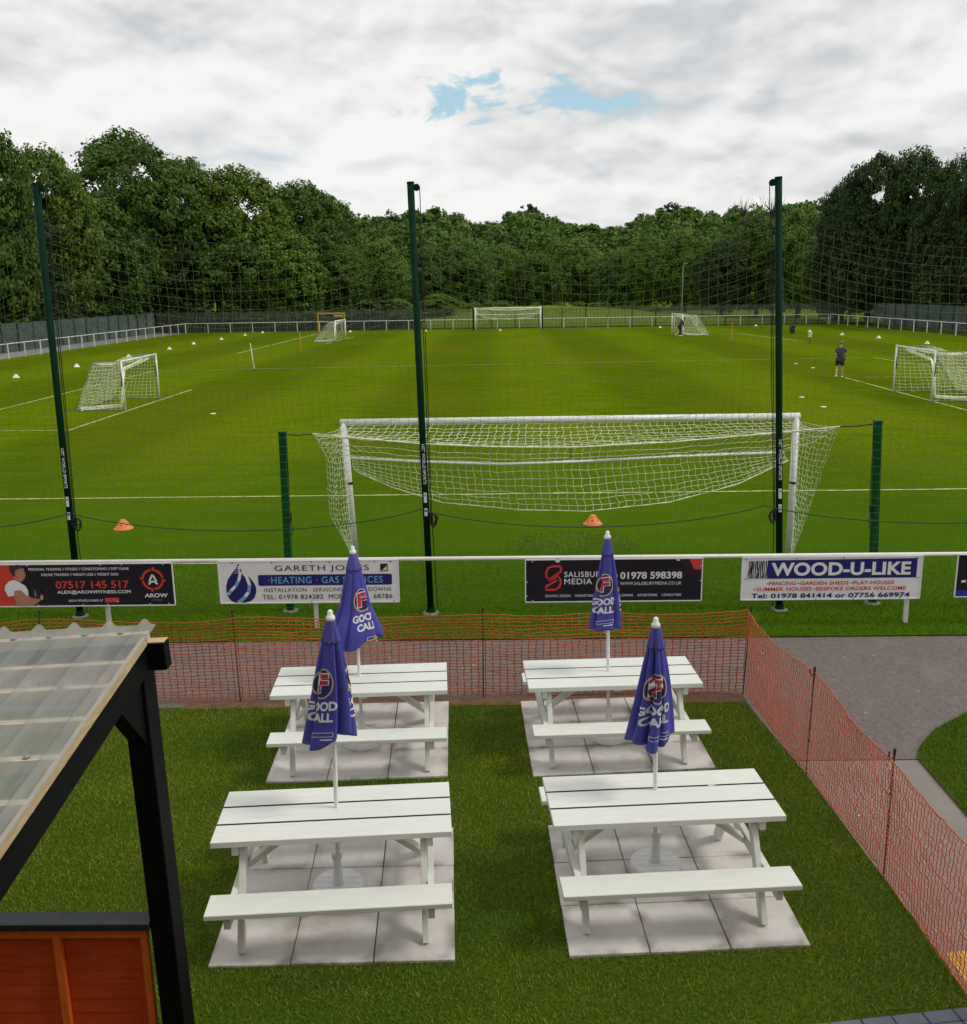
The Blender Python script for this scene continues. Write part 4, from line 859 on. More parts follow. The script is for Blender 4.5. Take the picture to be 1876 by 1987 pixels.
# ================================================================== NEAR RAIL AND ADVERTISING BOARDS
t = thing('pitch_rail', 'white tubular rail in front carrying the advertising boards', 'railing', (0, 12.42, 0), group='white rails round the pitch')
mb = MB(); mb.tube([(-10, 12.42, 0.995), (10, 12.42, 0.965)], .028, 10); build('rail', mb, RAIL_WHITE, t, True, True)
for x, w in ((-8.3, 0), (-5.33, .0), (-2.48, 0), (1.5, 0), (5.52, 0), (8.4, 0)):
    mb = MB(); mb.bar((x, 12.47, -.02), (x - .01, 12.47, .96), .05, .05); build('post', mb, RAIL_WHITE, t, False, True)
class Board:
    def __init__(s, label, x0, x1, z1, z0, m, frame=SIGN_WHITE):
        s.x0, s.w, s.z1, s.h = x0, x1 - x0, z1, z1 - z0; s.k = 0
        s.t = thing('advertising_board', label, 'sign', ((x0 + x1) / 2, 12.36, z0), group='advertising boards on the rail')
        mb = MB(); mb.box(((x0 + x1) / 2, 12.372, (z0 + z1) / 2), (s.w, .006, s.h)); build('panel', mb, m, s.t, world=True)
        mb = MB()
        for a, b in (((x0, z0), (x1, z0)), ((x1, z0), (x1, z1)), ((x1, z1), (x0, z1)), ((x0, z1), (x0, z0))): mb.bar((a[0], 12.370, a[1]), (b[0], 12.370, b[1]), .014, .014, (0, 1, 0))
        build('edging', mb, frame, s.t, world=True)
    def y(s, lay): return 12.369 - .0022 * lay
    def P(s, u, v): return (s.x0 + u * s.w, s.z1 - v * s.h)
    def txt(s, body, u0, u1, v0, v1, m, bold=0.0, shear=0, lay=2, spacing=1.0):
        vs, fs = text_geo(body, bold, shear, spacing); a, b = s.P(u0, v1), s.P(u1, v0); f = fit(vs, a[0], b[0], a[1], b[1])
        mb = MB(); mb.add([(p[0], s.y(lay), p[1]) for p in f], fs); build('lettering', mb, m, s.t, world=True)
    def poly(s, pts, m, lay=1, name='artwork'):
        q = [s.P(*p) for p in pts]; ar = sum(q[i][0] * q[(i + 1) % len(q)][1] - q[(i + 1) % len(q)][0] * q[i][1] for i in range(len(q)))
        if ar < 0: q.reverse()
        mb = MB(); mb.add([(p[0], s.y(lay), p[1]) for p in q], [tuple(range(len(q)))]); return build(name, mb, m, s.t, world=True)
    def band(s, pts, wd, m, lay=2, name='artwork', closed=False):
        q = [Vector((*s.P(*p), 0)) for p in pts]; n = len(q); vs, fs = [], []
        for i, p in enumerate(q):
            a = q[(i - 1) % n] if (closed or i > 0) else p; b = q[(i + 1) % n] if (closed or i < n - 1) else p
            d = (b - a).normalized(); sd_ = Vector((-d.y, d.x, 0)) * wd / 2
            for r in (p + sd_, p - sd_): vs.append((r.x, s.y(lay), r.y))
        for i in range(n if closed else n - 1): a, b = 2 * i, 2 * ((i + 1) % n); fs.append((a, a + 1, b + 1, b))
        mb = MB(); mb.add(vs, fs); return build(name, mb, m, s.t, world=True)
    def rivets(s, us, m):
        mb = MB()
        for u, v in us:
            x, z = s.P(u, v); mb.add([(x + .009 * math.cos(q), s.y(4), z + .009 * math.sin(q)) for q in np.linspace(0, 6.283, 9)[:-1]], [tuple(range(8))])
        build('fixings', mb, m, s.t, world=True)
# board 1
b1 = Board('dark board with an orange end, a man lifting a dumbbell and red phone number', -6.77, -4.365, .975, .385, SIGN_DARK)
b1.poly([(0, 0), (.075, 0), (.105, .12), (.115, .35), (.12, 1), (0, 1)], SIGN_ORANGE, 1)
b1.poly([(.10, .62), (.135, .60), (.165, .72), (.20, .80), (.255, .72), (.262, .80), (.215, .94), (.16, .99), (.11, .98), (.095, .80)], SKIN_RED, 4)
b1.poly([(.095, .12), (.15, .03), (.168, .10), (.175, .26), (.162, .36), (.148, .40), (.135, .44), (.115, .40), (.105, .28)], SKIN_RED, 2)
b1.poly([(.085, .10), (.10, .02), (.14, .0), (.162, .03), (.158, .09), (.135, .10), (.118, .14), (.115, .28), (.105, .27), (.092, .18)], DARKHAIR, 3)
b1.poly([(.052, .50), (.075, .40), (.105, .36), (.135, .42), (.165, .50), (.178, .60), (.178, .80), (.15, .86), (.128, .84), (.118, .72), (.062, .76), (.047, .60)], SIGN_WHITE, 3)
b1.poly([(.13, .85), (.20, .90), (.20, 1), (.095, 1), (.10, .9)], SKIN_RED, 2)
b1.poly([(.19, .58), (.215, .52), (.245, .56), (.255, .72), (.245, .82), (.21, .80), (.185, .72)], PLASTIC_BLACK, 5); b1.poly([(.215, .62), (.222, .62), (.222, .76), (.215, .76)], GREY_STEEL, 6)
b1.poly([(.243, .76), (.256, .70), (.262, .76), (.258, .84), (.246, .84)], SKIN, 6)
b1.txt('PERSONAL TRAINING // FITNESS // CONDITIONING // DIET PLANS', .195, .757, .085, .150, LETTER_WHITE, .012, spacing=1.05)
b1.txt('ONLINE TRAINING // WEIGHT LOSS // WEIGHT GAIN', .262, .695, .215, .280, LETTER_WHITE, .012, spacing=1.05)
b1.txt('07517 145 517', .337, .750, .40, .585, SIGN_RED, .022); b1.txt('ALEX@AROWFITNESS.COM', .340, .756, .625, .725, LETTER_WHITE, .02)
b1.txt('AROW FITNESS IS BASED AT', .40, .595, .845, .90, LETTER_WHITE, .01); b1.poly([(.605, .815), (.685, .815), (.685, .92), (.605, .92)], SIGN_RED, 1); b1.poly([(.67, .895), (.682, .895), (.682, .915), (.67, .915)], LETTER_WHITE, 2)
asp = b1.h / b1.w
for k in range(4):
    a0 = k * math.pi / 2 + .12; b1.band([(.886 + .056 * math.cos(q), .385 + .056 / asp * math.sin(q)) for q in np.linspace(a0, a0 + 1.33, 12)], .032, SIGN_ORANGE, 2)
    cx, cy = .886 + .062 * math.cos(a0 - .02), .385 + .062 / asp * math.sin(a0 - .02); b1.band([(cx - .012 * math.cos(a0), cy - .012 / asp * math.sin(a0)), (cx + .010 * math.cos(a0), cy + .010 / asp * math.sin(a0))], .03, SIGN_ORANGE, 3)
b1.band([(.866, .43), (.884, .28), (.888, .28), (.906, .43)], .026, LETTER_WHITE, 2); b1.band([(.861, .50), (.872, .45), (.886, .43), (.90, .45), (.911, .50)], .026, LETTER_WHITE, 2)
b1.txt('AROW', .832, .962, .715, .815, LETTER_WHITE, .03); b1.txt('FITNESS', .872, .928, .855, .89, GREY_STEEL, 0)
b1.rivets([(.19, .03), (.60, .03), (.72, .03), (.95, .03), (.965, .96), (.86, .96), (.48, .97), (.62, .97), (.225, .97)], LETTER_WHITE)
# board 2
b2 = Board('white board with a blue drop logo and dark blue heating band', -3.745, -1.33, .985, .40, SIGN_WHITE)
d0 = [(.112, .05), (.098, .16), (.075, .28), (.05, .42), (.037, .58), (.036, .72), (.045, .86), (.062, .95), (.085, .985), (.11, .99), (.14, .985), (.17, .95), (.192, .86), (.203, .74), (.204, .64), (.194, .52), (.175, .40), (.15, .28), (.127, .16)]
b2.poly(d0, SIGN_NAVY, 1)
b2.band([(.117, .10), (.122, .25), (.112, .42), (.095, .56), (.066, .68), (.045, .78)], .040, SIGN_WHITE, 2); b2.band([(.125, .18), (.155, .36), (.168, .55), (.162, .72), (.135, .86), (.10, .98)], .045, SIGN_WHITE, 2)
b2.band([(.107, .46), (.098, .54), (.088, .60)], .036, SIGN_LIGHT, 3); b2.band([(.063, .69), (.05, .755)], .034, SIGN_LIGHT, 3); b2.band([(.167, .56), (.163, .70), (.158, .74)], .042, SIGN_LIGHT, 3); b2.band([(.142, .84), (.118, .91), (.104, .965)], .040, SIGN_LIGHT, 3)
for k in range(4): b2.band([(.104 - k * .006, .115 + k * .055), (.121, .10 + k * .05)], .006, SIGN_WHITE, 3)
b2.txt('GARETH JONES', .313, .838, .105, .275, SIGN_BLACK, .0, spacing=1.12)
b2.poly([(.218, .345), (.226, .325), (.955, .325), (.963, .345), (.963, .565), (.955, .585), (.226, .585), (.218, .565)], SIGN_NAVY, 1)
b2.txt('\u00b7HEATING \u00b7 GAS SERVICES', .275, .912, .375, .535, SIGN_LIGHT, .008, spacing=1.1)
b2.txt('\u00b7INSTALLATION \u00b7 SERVICING \u00b7 BREAKDOWNS', .24, .957, .64, .735, SIGN_BLACK, .0, spacing=1.1)
b2.txt('TEL: 01978 824282', .236, .576, .80, .91, SIGN_BLACK, .006, spacing=1.08); b2.txt('MOB:', .607, .69, .80, .91, SIGN_BLACK, 0); b2.txt('68786', .858, .962, .80, .91, SIGN_BLACK, .006, spacing=1.1)
b2.poly([(.90, .085), (.942, .085), (.942, .265), (.90, .265)], SIGN_BLACK, 1); b2.poly([(.905, .25), (.938, .12), (.938, .25)], YELLOW, 2); b2.poly([(.912, .245), (.936, .16), (.936, .215)], LETTER_WHITE, 3)
b2.rivets([(.08, .03), (.30, .03), (.52, .03), (.62, .03), (.87, .03), (.96, .03), (.14, .97), (.51, .97), (.97, .97), (.75, .97)], SIGN_BLACK)
# board 3
b3 = Board('black board with a red looped logo and red corner', .37, 2.725, .965, .375, SIGN_DARK)
b3.band([(.198, .155), (.155, .155), (.13, .20), (.118, .30), (.118, .38), (.128, .44), (.198, .30)][:1] + [(.152, .152), (.128, .20), (.117, .30), (.119, .40), (.132, .47), (.19, .31), (.20, .28), (.20, .155)], .030, SIGN_RED, 2, closed=True)
b3.band([(.132, .50), (.185, .38), (.198, .47), (.20, .56), (.19, .66), (.165, .71), (.116, .71), (.116, .63), (.18, .48)], .030, SIGN_RED, 2)
b3.txt('SALISBURY', .220, .455, .285, .415, LETTER_WHITE, .012, spacing=1.12); b3.txt('MEDIA', .220, .378, .45, .585, LETTER_WHITE, .012, spacing=1.12)
b3.txt('01978 598398', .537, .887, .305, .475, LETTER_WHITE, .028); b3.txt('WWW.SALISBURYMEDIA.CO.UK', .537, .885, .54, .615, LETTER_WHITE, .004, spacing=1.05)
for s_, u0, u1 in (('GRAPHIC DESIGN', .112, .256), ('MARKETING', .282, .386), ('PUBLISHING', .505, .612), ('ADVERTISING', .636, .75), ('CONSULTING', .774, .885)): b3.txt(s_, u0, u1, .825, .885, LETTER_WHITE, .006, spacing=1.06)
DKRED = mat('sign_deep_red', (.10, .012, .016), .5, .05)
b3.poly([(.925, 0.015), (.994, 0.015), (.994, .265), (.958, .265), (.952, .24)], SIGN_RED, 2)
for k in range(3): b3.band([(.914 - k * .012, .03), (.944 - k * .011, .27 + k * .04), (.956 - k * .01, .305 + k * .045), (.992, .305 + k * .045)], .008, DKRED, 1)
b3.rivets([(.04, .04), (.004 + .004, .52), (.008, .85), (.04, .96), (.992, .18), (.992, .52)], LETTER_WHITE); b3.poly([(.17, -.02), (.195, -.02), (.195, .05), (.18, .07), (.168, .04)], LETTER_WHITE, 4); b3.poly([(.85, .02), (.872, .02), (.872, .05), (.855, .05)], LETTER_WHITE, 4)
# board 4
b4 = Board('white board with a navy band of big white letters and a wood grain square', 3.255, 5.635, .962, .375, SIGN_WHITE)
b4.poly([(.14, .065), (.972, .045), (.972, .50), (.14, .50)], SIGN_NAVY, 1)
b4.poly([(.032, .065), (.14, .065), (.14, .50), (.032, .50)], SIGN_WHITE, 1)
rnd = random.Random(3)
for k in range(11):
    u = .037 + k * .0097; b4.band([(u + .005 * math.sin(q * 5 + k * .8) * math.exp(-((q - .55) / .3) ** 2) * (1 if k < 6 else -1) + rnd.uniform(-.001, .001), .075 + q * .415) for q in np.linspace(0, 1, 12)], .011 + .004 * (k % 3), SIGN_BLACK, 2)
b4.txt('WOOD-U-LIKE', .162, .938, .120, .435, SIGN_WHITE, .035, spacing=1.02)
for s_, u0, u1, v0, v1 in (('FENCING', .155, .305, .565, .655), ('GARDEN SHEDS', .328, .598, .565, .655), ('PLAY-HOUSES', .625, .852, .565, .655), ('SUMMER HOUSES', .085, .395, .70, .79), ('BESPOKE ORDERS WELCOME', .42, .92, .70, .79)):
    b4.txt(s_, u0, u1, v0, v1, SIGN_RED, .022, spacing=1.05)
for u, v in ((.147, .615), (.319, .615), (.616, .615), (.074, .75), (.410, .75)): b4.poly([(u + .0042 * math.cos(q), v + .0172 * math.sin(q)) for q in np.linspace(0, 6.283, 9)[:-1]], SIGN_BLACK, 2)
b4.txt('Tel: 01978 841414 or 07756 669974', .058, .944, .845, .965, SIGN_NAVY, .028, spacing=1.04)
b4.rivets([(.02, .04), (.30, .02), (.56, .02), (.97, .03), (.98, .5), (.02, .5), (.42, .985), (.89, .97), (.63, .985)], SIGN_BLACK)
b5 = Board('dark board with a blue foot cut off by the right edge', 6.10, 8.5, .975, .39, SIGN_DARK)
b5.poly([(0, .84), (1, .84), (1, 1), (0, 1)], SIGN_BLUE, 1); b5.poly([(.03, .60), (.055, .60), (.055, .66), (.03, .66)], LETTER_WHITE, 1)

# ================================================================== ORANGE BARRIER MESH
def barrier(label, path, pins, seed, ztop=1.0, wob=.035, sp=.080, rows=25, rr=.0062):
    t = thing('barrier_mesh_fence', label, 'barrier', (path[0][0], path[0][1], 0), group='orange barrier mesh round the terrace'); P = np.array([(p[0], p[1], 0) for p in path])
    d = np.r_[0, np.cumsum(np.linalg.norm(np.diff(P, axis=0), axis=1))]; n = int(d[-1] / sp); s = np.linspace(0, d[-1], n + 1)
    B = np.stack([np.interp(s, d, P[:, k]) for k in range(3)], 1); nrm = np.gradient(B, axis=0); nrm = np.stack([-nrm[:, 1], nrm[:, 0], nrm[:, 2] * 0], 1); nrm /= np.linalg.norm(nrm, axis=1)[:, None]
    pd = np.array([np.interp(1, [0, 1], [0, 0]) + d[0]] + [float(s[np.argmin(np.linalg.norm(B[:, :2] - np.array(p[:2]), axis=1))]) for p in pins] + [d[-1]]); pd.sort()
    sag = np.array([min((abs(x - q) for q in pd)) for x in s]); sag = .055 * np.minimum(sag / 1.2, 1) ** .8
    g = np.random.default_rng(seed); G_ = np.zeros((rows + 1, n + 1, 3)); ph = g.uniform(0, 6, 6)
    for r in range(rows + 1):
        q = r / rows; G_[r] = B + nrm * (wob * np.sin(s * 2.1 + ph[0] + q * 2)[:, None] * (.3 + q)); G_[r, :, 2] = .02 + (ztop - sag - .02 + .012 * np.sin(s * 3.3 + ph[1])) * q + .006 * np.sin(s * 5 + ph[2] + r)
    G_ += g.normal(0, .0035, G_.shape)
    V, F = strands([G_[r] for r in range(rows + 1)], rr, 4); V2, F2 = strands([G_[:, k] for k in range(n + 1)], rr * .92, 4); V3, F3 = strands([G_[rows], G_[0]], .006, 4)
    np_mesh('mesh', np.concatenate([V, V2, V3]), np.concatenate([F, F2 + len(V), F3 + len(V) + len(V2)]), ORANGE_MESH, t, world=True)
    for x, y, tx, ty, h in pins:
        mb = MB(); mb.tube([(x, y, -.02), (tx, ty, h)], .0075, 6); k = Vector((tx, ty, h)); mb.tube([k - Vector((0, 0, .05)), k + Vector((-.03, -.01, -.06)), k + Vector((-.045, -.01, -.035)), k + Vector((-.045, -.01, 0))], .006, 5); mb.tube([k - Vector((0, 0, .03)), k + Vector((0, 0, .02))], .012, 6); build('pin', mb, RUST, t, world=True)
barrier('orange plastic barrier mesh along the back of the terrace, facing the boards', [(-9, 9.95), (-5.2, 10.03), (-2.91, 10.06), (-.18, 10.14), (2.75, 10.16)], [(-5.2, 10.03, -5.05, 10.03, 1.1), (-2.91, 10.05, -2.94, 10.09, 1.06), (-.18, 10.13, -.17, 10.13, 1.05), (2.745, 10.15, 2.79, 10.15, 1.02)], 1)
barrier('orange plastic barrier mesh running down the right side beside the tarmac', [(2.76, 10.14), (2.88, 8.33), (2.965, 6.69), (3.0, 5.38), (3.02, 3.9)], [(2.885, 8.33, 2.90, 8.33, 1.05), (2.97, 6.69, 2.97, 6.69, 1.06), (3.02, 4.4, 3.02, 4.4, 1.08)], 2, wob=.025, sp=.044, rows=36, rr=.0030)

# ================================================================== PICNIC TABLES
def make_table(label, Lh=.845, Dp=.355):
    t = thing('picnic_table', label, 'picnic table', group='white picnic tables on the slabs'); pw = (2 * Dp - .034) / 3
    for k in range(3):
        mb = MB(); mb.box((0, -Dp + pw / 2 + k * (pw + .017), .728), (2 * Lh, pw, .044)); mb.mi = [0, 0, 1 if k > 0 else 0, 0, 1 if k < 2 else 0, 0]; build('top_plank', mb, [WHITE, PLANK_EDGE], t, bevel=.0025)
    for s in (-1, 1):
        mb = MB(); mb.box((0, s * .632, .431), (2 * Lh - .03, .235, .038)); build('seat', mb, WHITE, t, bevel=.004)
        for q in (-1, 1):
            mb = MB(); mb.bar((s * .64, q * .565, .022), (s * .64, q * .20, .711), .045, .085); build('leg', mb, WHITE, t, bevel=.003)
        mb = MB(); mb.box((s * .686, 0, .365), (.045, 1.44, .09)); build('seat_bearer', mb, WHITE, t, bevel=.003)
        mb = MB(); mb.box((s * .686, 0, .668), (.045, .66, .085)); build('top_bearer', mb, WHITE, t, bevel=.003)
        mb = MB(); mb.bar((s * .66, 0, .36), (s * .20, 0, .70), .085, .042, (0, 1, 0)); build('brace', mb, WHITE, t, bevel=.003)
    mb = MB(); mb.box((.03, 0, .691), (.085, .62, .04)); build('centre_batten', mb, WHITE, t, bevel=.003)
    return t
tab = make_table('white picnic table at front left, nearest the black timber shelter')
TS = [(-1.215, 6.425, 4.4, 'white picnic table at front left, nearest the black timber shelter'), (1.20, 6.61, 4.0, 'white picnic table at front right with a chipped plank edge'),
      (-1.36, 8.91, 3.4, 'white picnic table at back left, in front of the white heating board'), (1.11, 9.03, 3.0, 'white picnic table at back right, in front of the black board')]
for i, (x, y, a, lab) in enumerate(TS):
    o = tab if i == 0 else copy_tree(tab); o.location = (x, y, 0.0); o.rotation_euler = (0, 0, R(a)); o['label'] = lab
    if i == 1:
        c = [k for k in o.children if k.name.startswith('top_plank')][1]
        mb = MB(); mb.v = [(.40, .104, .7508), (.47, .120, .7508), (.45, .150, .7508), (.415, .135, .7508)]; mb.f = [(0, 1, 2, 3)]; mb.mi = [0]; build('chip', mb, SLAB, c)

# ================================================================== PARASOLS AND BASES
def smooth(a, b, x): t = min(1, max(0, (x - a) / (b - a))); return t * t * (3 - 2 * t)
tG = text_geo('GOOD', .045); tC = text_geo('CALL', .045); tF = text_geo('F', .04)
def split_long(vs, fs, mx):
    bm = bmesh.new(); V = [bm.verts.new((p[0], p[1], 0)) for p in vs]
    for f in fs:
        try: bm.faces.new([V[i] for i in f])
        except ValueError: pass
    bmesh.ops.triangulate(bm, faces=bm.faces[:])
    for _ in range(6):
        es = [e_ for e_ in bm.edges if e_.calc_length() > mx]
        if not es: break
        bmesh.ops.subdivide_edges(bm, edges=es, cuts=1)
    bmesh.ops.triangulate(bm, faces=[f for f in bm.faces if len(f.verts) > 3])
    bm.verts.index_update(); r = [tuple(v.co)[:2] for v in bm.verts], [tuple(v.index for v in f.verts) for f in bm.faces]; bm.free(); return r
def parasol(label, base, top, zb, Rb, folds, fdir, th0, seed, flare=0.0, squash=.85, lean_th=0.0):
    """base/top: points of the pole; canopy hangs from top down to zb; folds: amplitude away from the smooth front panel at angle fdir"""
    bx, by = base; tx, ty, tz = top
    t = thing('parasol', label, 'parasol', (bx, by, 0), group='closed blue parasols'); ax = lambda z: Vector(((tx - bx) * z / tz, (ty - by) * z / tz, z))
    mb = MB(); mb.tube([ax(.09), ax(tz - .04)], .0165, 12); build('pole', mb, WHITE_PLASTIC, t, False, False)
    k = tz; mb = MB(); c = ax(tz); mb.lathe([(.030, -.075), (.034, -.06), (.030, -.045), (.020, -.035), (.019, -.010), (.012, 0.0)], 14, c); build('finial', mb, WHITE_PLASTIC, t, True)
    ztop = tz - .06; rnd = random.Random(seed); ph = [rnd.uniform(0, 6.28) for _ in range(6)]; nf = 8
    def prof(q): return .020 + (Rb - .02) * (q ** .80) + flare * smooth(.55, .95, q)
    def S(th, z, off=0.0, cap=False):
        q = max(0.0, (ztop - z) / (ztop - zb)); d = abs((th - fdir + math.pi) % (2 * math.pi) - math.pi)
        am = folds * 1.45 * smooth(.28, .80, d) * smooth(0, .35, q) + .05
        tw = th + .16 * q + .05 * math.sin(q * 5 + ph[0])
        w = abs(math.sin(nf * tw / 2 + ph[1])); w = (w ** .75 - .62)
        r = prof(q) * (1 + am * w + .05 * math.sin(2 * th + ph[2] + q)) + (0.007 + .012 * q if cap else 0) + off
        c = ax(z) + Vector((-.25 * Rb * q * q * math.sin(lean_th), 0, 0))
        return c + Vector((r * math.cos(th), r * squash * math.sin(th), 0))
    def hem(th): return zb + .030 * math.sin(th * 2 + ph[3]) + .022 * math.sin(th * 3 + ph[4]) + .035 * math.sin(th + 1.2)
    def skin_(name, z0, zf, n, m, mt, cap=False):
        vs, fs = [], []
        for j in range(m + 1):
            for i in range(n):
                th = 2 * math.pi * i / n; z1 = zf(th); z = z0 + (z1 - z0) * j / m; vs.append(S(th, z, 0, cap))
        for j in range(m):
            for i in range(n): a, b = j * n + i, j * n + (i + 1) % n; fs.append((a, a + n, b + n, b))
        mb = MB(); mb.add(vs, fs); o = build(name, mb, mt, t, True); so = o.modifiers.new('cloth', 'SOLIDIFY'); so.thickness = .003; so.offset = -1; return o
    can = skin_('canopy', ztop, hem, 160, 40, BLUE_CANVAS)
    capz = ztop - .185
    skin_('vent_cap', ztop + .004, lambda th: capz + .014 * abs(math.sin(nf * th / 2 + ph[1])), 120, 12, BLUE_CAP, True)
    Hc = ztop - zb
    def wrap(name, vs, fs, w, h, v0, mt, th, off, mx=.012, lean=0.0):
        """lay a flat outline (w x h) on the cloth, its top at fraction v0 of the canopy, centred on angle th"""
        f = fit(vs, -w / 2, w / 2, -h, 0); f, fs2 = split_long(f, fs, mx); out_ = []
        for u, v in f:
            z = ztop - v0 * Hc + v; q = (ztop - z) / Hc; r = max(.05, prof((v0 + h / 2 / Hc))); out_.append(S(th + (u + lean * v) / r, z + u * .12, off))
        mb = MB(); mb.add(out_, fs2); return build(name, mb, mt, can)
    c = ax(zb + .02); mb = MB(); mb.tube([c + Vector((-.02 + .012 * math.sin(q), -.03, -.06 + .05 * math.cos(q))) for q in np.linspace(0, 6.28, 9)], .004, 4); build('tie_strap', mb, WHITE_PLASTIC, t)
    circ = lambda n=40: [(math.cos(a), math.sin(a)) for a in np.linspace(0, 6.2832, n + 1)[:-1]]
    ew, eh, ev = .165, .225, .39
    o1, o2, o3 = circ(), [(x * .88, y * .90) for x, y in circ()], [(x * .80, y * .84) for x, y in circ()]
    def ring(a, b):
        n = len(a); return a + b, [(i, (i + 1) % n, (i + 1) % n + n, i + n) for i in range(n)]
    for th in (th0, th0 + 2.65):
        wrap('emblem_disc', o1, [tuple(range(40))], ew * .99, eh * .99, ev, NAVY_EMB, th, .0020, .014)
        wrap('emblem_ring', *ring(o1, o2), ew, eh, ev, LETTER_GOLD, th, .0042)
        wrap('emblem_outline', text_geo_F_out[0], text_geo_F_out[1], .104, .150, ev + .033 / Hc, LETTER_WHITE, th, .0040)
        wrap('emblem_letter', tF[0], tF[1], .088, .132, ev + .042 / Hc, LETTER_RED, th, .0064)
        wrap('lettering', tG[0], tG[1], .245, .070, ev + (eh + .020) / Hc, LETTER_WHITE, th, .0044)
        wrap('lettering', tC[0], tC[1], .205, .070, ev + (eh + .105) / Hc, LETTER_WHITE, th, .0044)
        fr = [(-1, -1), (1, -1), (1, 1), (-1, 1)]; fi = [(x * .94, y * .75) for x, y in fr]
        wrap('hem_print', fr + fi, [(0, 1, 5, 4), (1, 2, 6, 5), (2, 3, 7, 6), (3, 0, 4, 7)], .16, .034, .905, LETTER_WHITE, th + .25, .0044, .008)
        wrap('hem_print', [(0, 0), (1, 0), (1, 1), (0, 1)], [(0, 1, 2, 3)], .09, .010, .955, LETTER_WHITE, th + .45, .0044, .01)
    return t
text_geo_F_out = text_geo('F', .07)
def parasol_base(label, x, y, r=.20):
    t = thing('parasol_stand', label, 'parasol stand', (x, y, .02), group='round white parasol bases')
    mb = MB(); mb.lathe([(r * .96, 0), (r, .012), (r, .055), (r * .975, .074), (r * .93, .084), (.05, .085)], 40); build('disc', mb, WHITE_PLASTIC, t, bevel=0)
    mb = MB()
    for k in range(-2, 3):
        yy = k * r * .33; hw = math.sqrt(max(0, (r * .88) ** 2 - yy * yy)); mb.box((0, yy, .0845), (2 * hw, .005, .0028))
    build('groove', mb, GROOVE, t)
    mb = MB(); mb.lathe([(.046, .08), (.040, .10), (.030, .26), (.029, .30)], 16); build('stem', mb, WHITE_PLASTIC, t, True)
    mb = MB(); mb.lathe([(.026, .29), (.040, .295), (.040, .335), (.026, .34)], 16); build('collar', mb, WHITE_PLASTIC, t); return t
pb = [(-1.24, 6.50, 'round white parasol base under the front left table'), (1.21, 6.76, 'round white parasol base under the front right table'), (-1.39, 8.99, 'round white parasol base under the back left table'), (1.11, 9.07, 'round white parasol base under the back right table')]
base0 = None
for x, y, lab in pb:
    if base0 is None: base0 = o = parasol_base(lab, x, y)
    else: o = copy_tree(base0); o.location = (x, y, .02); o['label'] = lab
parasol('closed blue parasol in the front left table, its lettering turned to the left', (-1.24, 6.50), (-1.18, 6.42, 2.31), 1.335, .162, .40, -1.75, -2.08, 3, lean_th=.8)
parasol('closed blue parasol in the front right table with tight folds across its emblem', (1.21, 6.76), (1.135, 6.60, 2.17), 1.20, .155, .52, -.60, -1.55, 7, lean_th=1.2)
parasol('closed blue parasol in the back left table, flaring wider than the others', (-1.39, 8.99), (-1.395, 8.95, 2.095), 1.135, .185, .26, -1.2, -.85, 11, flare=.055, lean_th=.3)
parasol('closed blue parasol in the back right table, slimmest of the four', (1.11, 9.07), (1.06, 9.0, 2.205), 1.245, .140, .42, -1.55, -1.92, 15, lean_th=.9)

# ================================================================== TIMBER SHELTER ON THE LEFT
sh = thing('timber_shelter', 'black timber shelter with clear corrugated roof and orange boarded side at the left', 'shelter', (-3.0, 4.4, 0))
RZ = lambda y: 2.605 - .142 * (5.02 - y)            # top of the rafters
def PLASTIC():
    m = bpy.data.materials.new('clear_corrugated_plastic'); m.use_nodes = True; t = m.node_tree; nd, lk = t.nodes, t.links; nd.clear()
    o = nd.new('ShaderNodeOutputMaterial'); b = nd.new('ShaderNodeBsdfPrincipled'); tr = nd.new('ShaderNodeBsdfTransparent'); tl = nd.new('ShaderNodeBsdfTranslucent'); m1 = nd.new('ShaderNodeMixShader'); m2 = nd.new('ShaderNodeMixShader')
    c = nd.new('ShaderNodeTexCoord'); mp = nd.new('ShaderNodeMapping'); mp.inputs['Scale'].default_value = (5, .8, 5); n = nd.new('ShaderNodeTexNoise'); n.inputs['Scale'].default_value = 2.2; n.inputs['Detail'].default_value = 8
    lk.new(c.outputs['Object'], mp.inputs[0]); lk.new(mp.outputs[0], n.inputs['Vector'])
    r = nd.new('ShaderNodeMapRange'); r.inputs[1].default_value = .35; r.inputs[2].default_value = .7; r.inputs[3].default_value = .52; r.inputs[4].default_value = .32; lk.new(n.outputs[0], r.inputs[0])
    b.inputs['Base Color'].default_value = (.52, .54, .53, 1); b.inputs['Roughness'].default_value = .28; tl.inputs[0].default_value = (.66, .67, .64, 1); tr.inputs[0].default_value = (.93, .95, .94, 1)
    m1.inputs[0].default_value = .45; lk.new(b.outputs[0], m1.inputs[1]); lk.new(tl.outputs[0], m1.inputs[2]); lk.new(r.outputs[0], m2.inputs[0]); lk.new(m1.outputs[0], m2.inputs[1]); lk.new(tr.outputs[0], m2.inputs[2]); lk.new(m2.outputs[0], o.inputs[0]); return m
mb = MB(); vs = []; fs = []; xs_ = []; x = -1.925
prof_ = [(0, 0), (.012, .006), (.030, .030), (.045, .036), (.060, .030), (.078, .006), (.09, 0), (.145, 0.0)]
pts = [(-1.925 + .0, .0)]
k = 0
while -1.945 - k * .2 > -4.6:
    for dx, dz in prof_: pts.append((-1.945 - k * .2 - dx, dz))
    k += 1
ny = 14
for j in range(ny + 1):
    y = 5.12 - j * (5.12 - 2.3) / ny
    for px_, dz in pts: vs.append((px_, y, RZ(y) + .05 * (px_ + 1.95) + .060 + dz + .002 * math.sin(px_ * 7 + y * 5)))
m_n = len(pts)
